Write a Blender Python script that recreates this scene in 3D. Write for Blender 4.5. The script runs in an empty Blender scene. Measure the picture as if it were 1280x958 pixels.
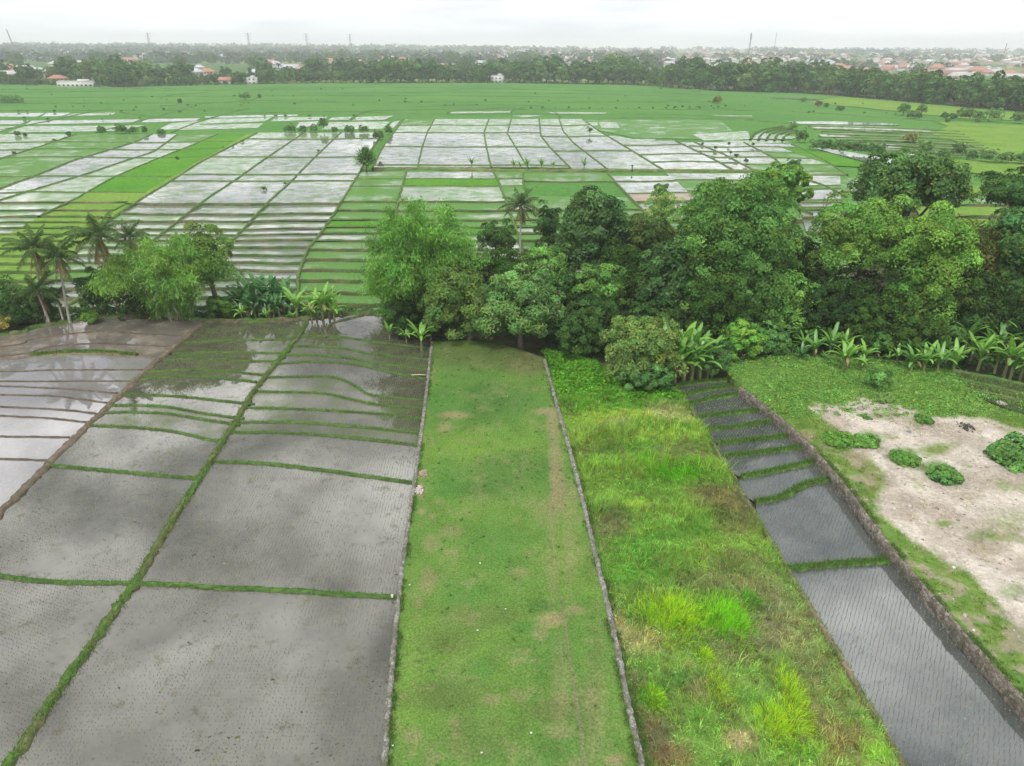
import bpy, math, random
import numpy as np
from mathutils import Vector, Matrix
from mathutils.geometry import tessellate_polygon

RNG = np.random.default_rng(7)
random.seed(7)
scene = bpy.context.scene
COL = scene.collection
R = math.radians

HAZE_DENSITY = 0.0002
EXPOSURE = 0.6
SKYSEED = 1.0
FOL = 1.85          # foliage reflectance scale

# ------------------------------------------------------------------ camera
H = 35.0
F = 920.0
PITCH = math.atan((479 - 58.5) / F)
ROLL = math.atan(9.0 / 1280)
fw = np.array([0, math.cos(PITCH), -math.sin(PITCH)])
r0 = np.array([1.0, 0, 0])
u0 = np.array([0, math.sin(PITCH), math.cos(PITCH)])
rt = r0 * math.cos(ROLL) + u0 * math.sin(ROLL)
up = u0 * math.cos(ROLL) - r0 * math.sin(ROLL)
CAM = np.array([0, 0, H])

cam = bpy.data.cameras.new('camera')
camo = bpy.data.objects.new('camera', cam)
COL.objects.link(camo)
cam.sensor_width = 36
cam.lens = F / 1280 * 36
cam.clip_start = 0.5
cam.clip_end = 30000
camo.matrix_world = Matrix([[rt[0], up[0], -fw[0], 0], [rt[1], up[1], -fw[1], 0], [rt[2], up[2], -fw[2], H], [0, 0, 0, 1]])
scene.camera = camo


def P(u, v, z=0.0):
    """ground point at height z that the photograph shows at (u, v)"""
    d = fw + rt * ((u - 640) / F) + up * ((479 - v) / F)
    t = (z - H) / d[2]
    return CAM + d * t


def proj(V):
    D = np.asarray(V, float) - CAM
    z = D @ fw
    return 640 + F * (D @ rt) / z, 479 - F * (D @ up) / z, z


# ------------------------------------------------------------------ noise
_tab = np.random.default_rng(3).random((256, 256))


def vnoise(x, y, s=1.0, seed=0):
    x = np.asarray(x, float) / s + seed * 17.31
    y = np.asarray(y, float) / s + seed * 9.77
    xi = np.floor(x).astype(int); yi = np.floor(y).astype(int)
    fx = x - xi; fy = y - yi
    fx = fx * fx * (3 - 2 * fx); fy = fy * fy * (3 - 2 * fy)
    a = _tab[xi % 256, yi % 256]; b = _tab[(xi + 1) % 256, yi % 256]
    c = _tab[xi % 256, (yi + 1) % 256]; d = _tab[(xi + 1) % 256, (yi + 1) % 256]
    return (a * (1 - fx) + b * fx) * (1 - fy) + (c * (1 - fx) + d * fx) * fy


def fbm(x, y, s=1.0, seed=0, o=4):
    t = 0; a = 0.5; n = 0
    for i in range(o):
        t = t + a * vnoise(x, y, s, seed + i * 3); n += a; a *= 0.5; s *= 0.5
    return t / n


def sstep(a, b, x):
    t = np.clip((np.asarray(x, float) - a) / (b - a), 0, 1)
    return t * t * (3 - 2 * t)


def inpoly(x, y, poly):
    x = np.asarray(x); y = np.asarray(y)
    r = np.zeros(x.shape, bool)
    n = len(poly)
    for i in range(n):
        x1, y1 = poly[i][0], poly[i][1]; x2, y2 = poly[(i + 1) % n][0], poly[(i + 1) % n][1]
        if y1 == y2: continue
        c = ((y1 > y) != (y2 > y)) & (x < (x2 - x1) * (y - y1) / (y2 - y1) + x1)
        r ^= c
    return r


# ------------------------------------------------------------------ materials
def mat_new(name):
    m = bpy.data.materials.new(name)
    m.use_nodes = True
    nt = m.node_tree
    nt.nodes.clear()
    out = nt.nodes.new('ShaderNodeOutputMaterial')
    return m, nt, out


def N(nt, typ, **kw):
    n = nt.nodes.new(typ)
    for k, v in kw.items():
        if k.startswith('_'):
            setattr(n, k[1:], v)
        else:
            n.inputs[k.replace('__', ' ')].default_value = v
    return n


def L(nt, a, b): nt.links.new(a, b)


def pos_noise(nt, scale, detail=3, rough=0.55, obj=False, vec=None):
    g = N(nt, 'ShaderNodeNewGeometry')
    n = N(nt, 'ShaderNodeTexNoise', Scale=scale, Detail=detail, Roughness=rough)
    L(nt, vec if vec is not None else g.outputs['Position'], n.inputs['Vector'])
    return n.outputs['Fac']


def ramp(nt, fac, stops, interp='LINEAR'):
    r = N(nt, 'ShaderNodeValToRGB')
    r.color_ramp.interpolation = interp
    e = r.color_ramp.elements
    while len(e) < len(stops): e.new(0.5)
    for el, (p, c) in zip(e, stops):
        el.position = p
        el.color = (*c, 1) if len(c) == 3 else c
    L(nt, fac, r.inputs['Fac'])
    return r.outputs['Color']


def mixc(nt, fac, a, b, mode='MIX'):
    m = nt.nodes.new('ShaderNodeMix'); m.data_type = 'RGBA'; m.blend_type = mode
    for sock, val in ((m.inputs[0], fac), (m.inputs[6], a), (m.inputs[7], b)):
        if isinstance(val, (int, float)): sock.default_value = val
        elif isinstance(val, tuple): sock.default_value = (*val, 1)
        else: L(nt, val, sock)
    return m.outputs[2]


def math_n(nt, op, a, b=0.0, clamp=False):
    m = nt.nodes.new('ShaderNodeMath'); m.operation = op; m.use_clamp = clamp
    for s, v in ((m.inputs[0], a), (m.inputs[1], b)):
        if isinstance(v, (int, float)): s.default_value = v
        else: L(nt, v, s)
    return m.outputs[0]


def leaf_mat(name, trans=0.25, gloss=0.0, attr=True, color=(.06, .12, .03)):
    m, nt, out = mat_new(name)
    if attr:
        a = N(nt, 'ShaderNodeAttribute', _attribute_name='Col').outputs['Color']
    else:
        a = N(nt, 'ShaderNodeRGB'); a.outputs[0].default_value = (*color, 1); a = a.outputs[0]
    d = N(nt, 'ShaderNodeBsdfDiffuse'); t = N(nt, 'ShaderNodeBsdfTranslucent')
    L(nt, a, d.inputs['Color'])
    L(nt, a, t.inputs['Color'])
    mx = N(nt, 'ShaderNodeMixShader', Fac=trans)
    L(nt, d.outputs[0], mx.inputs[1]); L(nt, t.outputs[0], mx.inputs[2])
    last = mx.outputs[0]
    if gloss > 0:
        g = N(nt, 'ShaderNodeBsdfGlossy', Roughness=0.35); g.inputs['Color'].default_value = (1, 1, 1, 1)
        m2 = N(nt, 'ShaderNodeMixShader', Fac=gloss)
        L(nt, last, m2.inputs[1]); L(nt, g.outputs[0], m2.inputs[2]); last = m2.outputs[0]
    L(nt, last, out.inputs['Surface'])
    return m


def attr_mat(name, nscale=6.0, amt=0.5, rough=0.95, bump=0.0, bscale=10.0):
    """vertex colour attribute with fine procedural variation"""
    m, nt, out = mat_new(name)
    a = N(nt, 'ShaderNodeAttribute', _attribute_name='Col').outputs['Color']
    n1 = pos_noise(nt, nscale, 6, 0.7)
    c = ramp(nt, n1, [(0.25, (1 - amt,) * 3), (0.75, (1 + amt,) * 3)])
    col = mixc(nt, 1.0, a, c, 'MULTIPLY')
    b = N(nt, 'ShaderNodeBsdfPrincipled', Roughness=rough)
    b.inputs['Specular IOR Level'].default_value = 0.0
    L(nt, col, b.inputs['Base Color'])
    if bump:
        bp = N(nt, 'ShaderNodeBump', Strength=bump, Distance=0.15)
        L(nt, pos_noise(nt, bscale, 5, 0.65), bp.inputs['Height'])
        L(nt, bp.outputs[0], b.inputs['Normal'])
    L(nt, b.outputs[0], out.inputs['Surface'])
    return m


def plain(name, color, rough=0.8, nscale=2.0, amt=0.25, metal=0.0, bump=0.0):
    m, nt, out = mat_new(name)
    b = N(nt, 'ShaderNodeBsdfPrincipled', Roughness=rough, Metallic=metal)
    n1 = pos_noise(nt, nscale, 4, 0.6)
    c = ramp(nt, n1, [(0.3, tuple(x * (1 - amt) for x in color)), (0.7, tuple(min(1, x * (1 + amt)) for x in color))])
    L(nt, c, b.inputs['Base Color'])
    if bump:
        bp = N(nt, 'ShaderNodeBump', Strength=bump, Distance=0.1)
        L(nt, n1, bp.inputs['Height']); L(nt, bp.outputs[0], b.inputs['Normal'])
    L(nt, b.outputs[0], out.inputs['Surface'])
    return m


def water_mat(name, mud, mud2, green=(.07, .16, .04), gamt=0.0, gscale=0.25, ior=1.45, rough=0.04, mudamt=0.35, bump=0.02, stipple=0.0, mscale=0.12):
    """silty shallow paddy water: mud colour seen through, sky mirrored by Fresnel, shoots and mud banks breaking the surface"""
    m, nt, out = mat_new(name)
    n1 = pos_noise(nt, mscale, 6, 0.65)
    base = ramp(nt, n1, [(0.35, mud), (0.65, mud2)])
    n3 = pos_noise(nt, 3.0, 4, 0.7)
    base = mixc(nt, 1.0, base, ramp(nt, n3, [(0.3, (.86,) * 3), (0.7, (1.14,) * 3)]), 'MULTIPLY')
    b = N(nt, 'ShaderNodeBsdfPrincipled', Roughness=rough, IOR=ior)
    L(nt, base, b.inputs['Base Color'])
    n2 = pos_noise(nt, 1.3, 3, 0.5)
    bp = N(nt, 'ShaderNodeBump', Strength=bump, Distance=0.1)
    L(nt, n2, bp.inputs['Height']); L(nt, bp.outputs[0], b.inputs['Normal'])
    last = b.outputs[0]
    if mudamt > 0:
        d = N(nt, 'ShaderNodeBsdfDiffuse')
        L(nt, mixc(nt, 1.0, base, (1.45, 1.4, 1.3), 'MULTIPLY'), d.inputs['Color'])
        bp2 = N(nt, 'ShaderNodeBump', Strength=0.35, Distance=0.08)
        L(nt, n3, bp2.inputs['Height']); L(nt, bp2.outputs[0], d.inputs['Normal'])
        f = pos_noise(nt, mscale * 1.7, 7, 0.72)
        f = ramp(nt, f, [(0.62 - 0.3 * mudamt, (0, 0, 0)), (0.70 - 0.2 * mudamt, (1, 1, 1))])
        f = math_n(nt, 'MULTIPLY', f, min(1, 0.45 + mudamt))
        mx = N(nt, 'ShaderNodeMixShader'); L(nt, f, mx.inputs[0]); L(nt, last, mx.inputs[1]); L(nt, d.outputs[0], mx.inputs[2]); last = mx.outputs[0]
    if gamt > 0:
        d = N(nt, 'ShaderNodeBsdfDiffuse')
        gv = pos_noise(nt, 2.2, 5, 0.75)
        L(nt, ramp(nt, gv, [(0.3, tuple(x * .7 for x in green)), (0.7, tuple(x * 1.3 for x in green))]), d.inputs['Color'])
        f = pos_noise(nt, gscale, 7, 0.72)
        f = ramp(nt, f, [(0.60 - 0.35 * gamt, (0, 0, 0)), (0.78 - 0.3 * gamt, (1, 1, 1))])
        f = math_n(nt, 'MULTIPLY', f, min(0.95, 0.35 + gamt * .65))
        mx = N(nt, 'ShaderNodeMixShader'); L(nt, f, mx.inputs[0]); L(nt, last, mx.inputs[1]); L(nt, d.outputs[0], mx.inputs[2]); last = mx.outputs[0]
    L(nt, last, out.inputs['Surface'])
    return m


def rice_mat(name, c1, c2, c3, s1=0.05, s2=0.9):
    m, nt, out = mat_new(name)
    a = ramp(nt, pos_noise(nt, s1, 5, 0.6), [(0.3, c1), (0.5, c2), (0.72, c3)])
    n2 = pos_noise(nt, s2, 6, 0.75)
    col = mixc(nt, 1.0, a, ramp(nt, n2, [(0.28, (.62,) * 3), (0.72, (1.38,) * 3)]), 'MULTIPLY')
    b = N(nt, 'ShaderNodeBsdfPrincipled', Roughness=0.9)
    b.inputs['Specular IOR Level'].default_value = 0.0
    L(nt, col, b.inputs['Base Color'])
    bp = N(nt, 'ShaderNodeBump', Strength=0.6, Distance=0.3)
    L(nt, n2, bp.inputs['Height']); L(nt, bp.outputs[0], b.inputs['Normal'])
    L(nt, b.outputs[0], out.inputs['Surface'])
    return m


def stone_mat(name, c1, c2, moss, scale=3.2):
    m, nt, out = mat_new(name)
    g = N(nt, 'ShaderNodeNewGeometry')
    v = N(nt, 'ShaderNodeTexVoronoi', Scale=scale); v.feature = 'F1'
    L(nt, g.outputs['Position'], v.inputs['Vector'])
    ve = N(nt, 'ShaderNodeTexVoronoi', Scale=scale); ve.feature = 'DISTANCE_TO_EDGE'
    L(nt, g.outputs['Position'], ve.inputs['Vector'])
    sep = N(nt, 'ShaderNodeSeparateColor'); L(nt, v.outputs['Color'], sep.inputs[0])
    base = ramp(nt, sep.outputs[0], [(0.0, c1), (1.0, c2)])
    mort = ramp(nt, ve.outputs['Distance'], [(0.02, (.45, .43, .39)), (0.07, (1, 1, 1))])
    base = mixc(nt, 1.0, base, mort, 'MULTIPLY')
    ms = ramp(nt, pos_noise(nt, 0.9, 6, 0.7), [(0.47, (0, 0, 0)), (0.62, (1, 1, 1))])
    base = mixc(nt, math_n(nt, 'MULTIPLY', ms, 0.75), base, moss)
    base = mixc(nt, 1.0, base, ramp(nt, pos_noise(nt, 9, 4, 0.7), [(0.3, (.7,) * 3), (0.7, (1.25,) * 3)]), 'MULTIPLY')
    b = N(nt, 'ShaderNodeBsdfPrincipled', Roughness=0.92)
    L(nt, base, b.inputs['Base Color'])
    bp = N(nt, 'ShaderNodeBump', Strength=0.8, Distance=0.08)
    L(nt, ve.outputs['Distance'], bp.inputs['Height']); L(nt, bp.outputs[0], b.inputs['Normal'])
    L(nt, b.outputs[0], out.inputs['Surface'])
    return m


LEAF = leaf_mat('leaf', 0.22, 0.0)
LEAF_SHINY = leaf_mat('glossy_leaf', 0.2, 0.012)
GRASS = leaf_mat('grass_blade', 0.3, 0.0)
BARK = plain('bark', (.16, .13, .10), 0.95, 3.0, 0.4, bump=0.6)
PALEBARK = plain('palm_bark', (.40, .37, .32), 0.9, 4.0, 0.3, bump=0.5)
SOIL = attr_mat('bank_soil', 2.5, 0.35, 0.95, 0.6, 5.0)
TURF = attr_mat('turf', 7.0, 0.55, 0.95, 0.5, 9.0)
SAND = attr_mat('crushed_limestone', 2.8, 0.36, 0.95, 1.0, 5.0)
STONE = stone_mat('rubble_stone', (.15, .145, .13), (.36, .345, .315), (.10, .11, .06), 4.5)
STONE_DARK = stone_mat('mossy_stone', (.12, .10, .08), (.30, .265, .22), (.075, .08, .04), 3.4)

# ------------------------------------------------------------------ mesh helpers
def make_mesh(name, V, faces, mats, midx=None, col=None, smooth=False):
    """faces: list of int arrays (n,3) or (n,4)"""
    V = np.asarray(V, np.float32)
    me = bpy.data.meshes.new(name)
    me.vertices.add(len(V))
    me.vertices.foreach_set('co', V.ravel())
    loops = np.concatenate([np.asarray(f, np.int32).ravel() for f in faces])
    tot = np.concatenate([np.full(len(f), np.asarray(f).shape[1], np.int32) for f in faces])
    start = np.concatenate([[0], np.cumsum(tot)[:-1]]).astype(np.int32)
    me.loops.add(len(loops)); me.loops.foreach_set('vertex_index', loops)
    me.polygons.add(len(tot))
    me.polygons.foreach_set('loop_start', start)
    me.polygons.foreach_set('loop_total', tot)
    if midx is not None: me.polygons.foreach_set('material_index', np.asarray(midx, np.int32))
    if smooth: me.polygons.foreach_set('use_smooth', np.ones(len(tot), bool))
    for m in (mats if isinstance(mats, (list, tuple)) else [mats]): me.materials.append(m)
    me.update(calc_edges=True)
    if col is not None:
        a = me.attributes.new('Col', 'FLOAT_COLOR', 'POINT')
        c4 = np.ones((len(V), 4), np.float32); c4[:, :3] = np.clip(col, 0, 1)
        a.data.foreach_set('color', c4.ravel())
    return me


class MB:
    def __init__(s): s.V = []; s.Q = []; s.T = []; s.C = []; s.n = 0; s.qm = []; s.tm = []
    def add(s, V, Q=None, T=None, C=None, m=0):
        V = np.asarray(V, float).reshape(-1, 3)
        s.V.append(V)
        if Q is not None and len(Q): s.Q.append(np.asarray(Q) + s.n); s.qm.append(np.full(len(Q), m))
        if T is not None and len(T): s.T.append(np.asarray(T) + s.n); s.tm.append(np.full(len(T), m))
        c = np.ones((len(V), 3)) * .5 if C is None else np.broadcast_to(np.asarray(C, float), (len(V), 3))
        s.C.append(c); s.n += len(V)
    def mesh(s, name, mats, smooth=False):
        V = np.concatenate(s.V); f = []; mi = []
        if s.Q: f.append(np.concatenate(s.Q)); mi.append(np.concatenate(s.qm))
        if s.T: f.append(np.concatenate(s.T)); mi.append(np.concatenate(s.tm))
        return make_mesh(name, V, f, mats, np.concatenate(mi), np.concatenate(s.C), smooth)


def link(name, me, parent=None, loc=(0, 0, 0), rot=(0, 0, 0), scale=(1, 1, 1)):
    o = bpy.data.objects.new(name, me)
    COL.objects.link(o)
    if parent is not None: o.parent = parent
    o.location = tuple(float(x) for x in loc); o.rotation_euler = rot; o.scale = scale
    return o


def tag(o, label, cat, group=None):
    o['label'] = label; o['category'] = cat
    if group: o['group'] = group
    return o


def thing(name, label, cat, loc, group=None, rotz=0.0, scale=1.0):
    o = link(name, None, None, loc, (0, 0, rotz), (scale,) * 3)
    return tag(o, label, cat, group)


def struct(name, me, kind='structure'):
    o = link(name, me); o['kind'] = kind
    return o


def copy_tree(o, parent=None):
    c = o.copy(); COL.objects.link(c)
    if parent is not None: c.parent = parent
    for ch in list(o.children): copy_tree(ch, c)
    return c


def tube(mb, pts, rad, sides=7, C=(.5, .5, .5), m=0, cap=True):
    pts = np.asarray(pts, float); n = len(pts)
    rad = np.broadcast_to(np.asarray(rad, float), (n,))
    t = np.gradient(pts, axis=0); t /= np.linalg.norm(t, axis=1)[:, None] + 1e-9
    a = np.cross(t, np.array([0.31, 0.95, 0.05])); a /= np.linalg.norm(a, axis=1)[:, None] + 1e-9
    b = np.cross(t, a)
    th = np.linspace(0, 2 * np.pi, sides, endpoint=False)
    ring = pts[:, None] + rad[:, None, None] * (np.cos(th)[None, :, None] * a[:, None] + np.sin(th)[None, :, None] * b[:, None])
    V = ring.reshape(-1, 3)
    q = []
    for i in range(n - 1):
        for k in range(sides):
            q.append((i * sides + k, i * sides + (k + 1) % sides, (i + 1) * sides + (k + 1) % sides, (i + 1) * sides + k))
    T = []
    if cap:
        V = np.vstack([V, pts[-1]]); e = len(V) - 1
        T = [((n - 1) * sides + k, (n - 1) * sides + (k + 1) % sides, e) for k in range(sides)]
    mb.add(V, q, T, C, m)


def box(mb, c, s, C=(.5, .5, .5), m=0, rz=0):
    x, y, z = np.array(s) / 2
    V = np.array([[-x, -y, -z], [x, -y, -z], [x, y, -z], [-x, y, -z], [-x, -y, z], [x, -y, z], [x, y, z], [-x, y, z]])
    ca, sa = math.cos(rz), math.sin(rz)
    V = V @ np.array([[ca, sa, 0], [-sa, ca, 0], [0, 0, 1]]) + np.array(c)
    mb.add(V, [(0, 3, 2, 1), (4, 5, 6, 7), (0, 1, 5, 4), (1, 2, 6, 5), (2, 3, 7, 6), (3, 0, 4, 7)], None, C, m)


def unit(a): return a / (np.linalg.norm(a, axis=-1, keepdims=True) + 1e-9)


def leaf_geom(mb, p, n, ln, wd, C, rng, tan=None, m=0):
    """diamond shaped leaves at p with normals n"""
    k = len(p)
    n = unit(n)
    t = rng.normal(size=(k, 3)) if tan is None else tan + 0.25 * rng.normal(size=(k, 3))
    t = unit(t - n * (t * n).sum(1, keepdims=True))
    b = np.cross(n, t)
    ln = np.broadcast_to(ln, (k,))[:, None]; wd = np.broadcast_to(wd, (k,))[:, None]
    bend = -n * ln * 0.25
    V = np.stack([p - t * ln * .5, p + b * wd * .5 + n * 0, p + t * ln * .5 + bend, p - b * wd * .5], 1).reshape(-1, 3)
    Q = np.arange(k * 4).reshape(k, 4)
    Cc = np.repeat(np.broadcast_to(C, (k, 3)), 4, 0)
    mb.add(V, Q, None, Cc, m)


def vary(base, n, rng, val=0.2, hue=0.12):
    base = np.array(base)
    v = np.exp(rng.normal(0, val, (n, 1)))
    h = rng.normal(0, hue, (n, 1))
    return np.clip(base * v * np.concatenate([1 + h, np.ones((n, 1)), 1 - h * .5], 1), 0.002, 0.95)


def crown(rng, rx, ry, rz, nc, cr, nl, ls, col, shape='round', flower=None, val=0.22, lumps=0.16, zmin=-0.6, squash=.8, mb=None, off=(0, 0, 0)):
    mb = mb or MB()
    col = (max(col[0], .47 * col[1]) * FOL, col[1] * FOL, min(col[2] * .8, .27 * col[1]) * FOL)
    i = np.arange(nc) + .5
    ph = np.pi * (1 + 5 ** .5) * i + rng.random() * 9
    zz = 1 - (1 - zmin) * i / nc
    rr = np.sqrt(np.maximum(0, 1 - zz ** 2))
    d = np.stack([rr * np.cos(ph), rr * np.sin(ph), zz], 1) + rng.normal(0, .13, (nc, 3))
    d = unit(d)
    a = np.arctan2(d[:, 1], d[:, 0])
    k1, k2 = rng.random(2) * 6.28
    fac = (0.74 + .26 * rng.random(nc)) * (1 + lumps * np.sin(2 * a + k1) + lumps * .7 * np.sin(5 * a + k2 + 3 * d[:, 2]))
    d = np.sign(d) * np.abs(d) ** .82
    if shape == 'umbrella': d = d * np.array([1, 1, .9]); fac = np.where(d[:, 2] < 0.1, fac * rng.uniform(.5, 1, nc), fac)
    c = d * np.array([rx, ry, rz]) * fac[:, None]
    crr = cr * rng.uniform(.65, 1.35, nc)
    ccol = vary(col, nc, rng, val, .09)
    idx = np.repeat(np.arange(nc), nl)
    k = len(idx)
    dn = unit(.85 * rng.normal(size=(k, 3)) + 0.9 * d[idx] + np.array([0, 0, .6]))
    p = c[idx] + dn * (crr[idx] * (.68 + .34 * rng.random(k)))[:, None] * np.array([1, 1, squash])
    n = unit(dn + .42 * rng.normal(size=(k, 3)) + np.array([0, 0, .2]))
    cc = np.clip(ccol[idx] * np.exp(rng.normal(0, .11, (k, 1))), .003, .9)
    if flower is not None:
        fs = rng.random(k) < flower[1]
        cc[fs] = np.array(flower[0]) * rng.uniform(.7, 1.2, (fs.sum(), 1))
    s = ls * rng.uniform(.6, 1.35, k)
    off = np.array(off)
    leaf_geom(mb, p + off, n, s, s * .55, cc, rng)
    # leaves inside the crown
    k2 = int(k * .14)
    di = unit(rng.normal(size=(k2, 3))); di[:, 2] = np.maximum(di[:, 2], zmin)
    p = di * np.array([rx, ry, rz]) * (rng.random((k2, 1)) ** .4) * .72
    s = ls * rng.uniform(1.4, 2.6, k2)
    leaf_geom(mb, p + off, rng.normal(size=(k2, 3)), s, s * .7, vary(col, k2, rng, .2, .1), rng)
    return mb, c + off, d


def trunk_mb(rng, h, r, targets, lean=(0, 0), sides=8):
    mb = MB()
    n = 7
    t = np.linspace(0, 1, n)
    pts = np.stack([lean[0] * t ** 1.5 + .25 * r * np.sin(t * 5 + rng.random() * 6), lean[1] * t ** 1.5 + .25 * r * np.cos(t * 4), h * t - 1.0 * (t == 0)], 1)
    rad = r * (1.35 - 1.35 * t * .62); rad[0] *= 1.35
    tube(mb, pts, rad, sides)
    for tg in targets:
        s = rng.uniform(.45, .95)
        st = np.array([np.interp(s, t, pts[:, j]) for j in range(3)])
        mid = st + (tg - st) * .5 + np.array([0, 0, .12 * np.linalg.norm(tg - st)])
        q = np.linspace(0, 1, 5)[:, None]
        pp = (1 - q) ** 2 * st + 2 * q * (1 - q) * mid + q ** 2 * tg
        tube(mb, pp, np.interp(q[:, 0], [0, 1], [r * .42, r * .08]), 6)
    return mb


def height_to(B, vtop):
    lo, hi = 0.0, 80.0
    for _ in range(40):
        m = (lo + hi) / 2
        _, v, _ = proj(np.array([[B[0], B[1], B[2] + m]]))
        if v[0] > vtop: lo = m
        else: hi = m
    return lo


# ------------------------------------------------------------------ terrain
Z_MID = 2.0
ROWS_B = [166, 174.5, 197, 218, 226, 254, 267, 276, 286, 293, 300, 309, 319, 328, 338, 349, 360, 372, 384, 398]


def z_row(v):
    return float(np.interp(v, [254, 398], [Z_MID, -2.6]))


_yt = [P(640, v, z_row(v))[1] for v in (398, 372, 349, 328, 309, 286, 267, 254)]
_zt = [z_row(v) - .8 for v in (398, 372, 349, 328, 309, 286, 267, 254)]


def terr(x, y):
    x = np.asarray(x, float); y = np.asarray(y, float)
    z = np.full(np.broadcast(x, y).shape, -0.4)
    rav = sstep(93, 101, y)
    z = z - 3.2 * rav
    far = np.interp(y, _yt, _zt)
    z = np.where(y > _yt[0] - 4, np.maximum(np.where(y < _yt[0], z, -9), np.interp(y, [_yt[0] - 4, _yt[0]], [-3.6, _zt[0]])), z)
    z = np.where(y > _yt[0], far, z)
    z = np.where(y > _yt[-1], Z_MID - .8 + (.2 * sstep(230, 260, y)), z)
    rise = 24 * sstep(1300, 6000, y)
    roll = (fbm(x, y, 900, 5, 3) - .5) * 8 * sstep(1000, 2500, y)
    return z + rise + roll


def PT(u, v, lift=0.0):
    z = 2.0
    for _ in range(30):
        p = P(u, v, z)
        z2 = float(terr(p[0], p[1])) + lift
        z = z * .5 + z2 * .5
    p = P(u, v, z)
    return p


def patch_grid(name, mat, z, vt, vb, Lf, Rf, ns, nt_, colf, zf=None, skirt=1.5, tpow=1.0):
    """sheet between two boundary lines, coloured per vertex, with its own edge skirt"""
    s = np.linspace(0, 1, ns); t = np.linspace(0, 1, nt_) ** tpow
    V = np.zeros((nt_, ns, 3))
    for j in range(nt_):
        for i in range(ns):
            v = vt(s[i]) * (1 - t[j]) + vb * t[j]
            u = Lf(v) * (1 - s[i]) + Rf(v) * s[i]
            V[j, i] = P(u, v, z)
    V = V.reshape(-1, 3)
    if zf is not None: V[:, 2] += zf(V[:, 0], V[:, 1])
    idx = np.arange(ns * nt_).reshape(nt_, ns)
    Q = np.stack([idx[1:, :-1], idx[1:, 1:], idx[:-1, 1:], idx[:-1, :-1]], -1).reshape(-1, 4)
    C = colf(V[:, 0], V[:, 1], V)
    loop = np.concatenate([idx[0, :], idx[1:, -1], idx[-1, -2::-1], idx[-2:0:-1, 0]])
    low = V[loop].copy(); low[:, 2] -= skirt
    b = len(V); k = len(loop)
    V2 = np.vstack([V, low]); C2 = np.vstack([C, np.tile([.09, .075, .055], (k, 1))])
    ar = np.arange(k)
    S = np.stack([loop, loop[(ar + 1) % k], b + (ar + 1) % k, b + ar], 1)
    return make_mesh(name, V2, [Q, S], mat, None, C2), V


def lines(pts):
    """u as a function of v along a boundary"""
    pts = sorted(pts, key=lambda p: p[1])
    us = [p[0] for p in pts]; vs = [p[1] for p in pts]

    def f(v):
        if v <= vs[0]:
            return us[0] + (us[1] - us[0]) / (vs[1] - vs[0]) * (v - vs[0])
        if v >= vs[-1]:
            return us[-1] + (us[-1] - us[-2]) / (vs[-1] - vs[-2]) * (v - vs[-1])
        return float(np.interp(v, vs, us))
    return f


def blob(u, v, items, col, warp=None):
    """soft patches of another colour: (u, v, ru, rv, colour, strength)"""
    for (bu, bv, ru, rv, c, s) in items:
        d = ((u - bu) / ru) ** 2 + ((v - bv) / rv) ** 2
        if warp is not None: d = d * (0.45 + 1.1 * warp)
        w = (s * np.clip(1.5 - d, 0, 1.3) / 1.3)[:, None]
        w = np.clip(w, 0, 1)
        col = col * (1 - w) + np.array(c) * w
    return col


def resample(pts, step):
    pts = np.asarray(pts, float)
    d = np.concatenate([[0], np.cumsum(np.linalg.norm(np.diff(pts[:, :2], axis=0), axis=1))])
    n = max(3, int(d[-1] / step) + 1)
    q = np.linspace(0, d[-1], n)
    return np.stack([np.interp(q, d, pts[:, j]) for j in range(3)], 1)


def smooth_line(px, n=4):
    """Catmull-Rom through pixel points"""
    p = np.asarray(px, float)
    if len(p) < 3: return p
    e = np.vstack([2 * p[0] - p[1], p, 2 * p[-1] - p[-2]])
    out = []
    for i in range(1, len(e) - 2):
        for t in np.linspace(0, 1, n, endpoint=False):
            a, b, c, d = e[i - 1], e[i], e[i + 1], e[i + 2]
            out.append(.5 * ((2 * b) + (-a + c) * t + (2 * a - 5 * b + 4 * c - d) * t * t + (-a + 3 * b - 3 * c + d) * t ** 3))
    out.append(p[-1])
    return np.array(out)


BRNG = np.random.default_rng(21)
bank_blades = []      # (points, colour, height, density) for tufts on the near banks
GREENB = (.085, .165, .04); BROWNB = (.17, .135, .10); DARKG = (.06, .13, .03); TANB = (.22, .19, .10)


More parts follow.
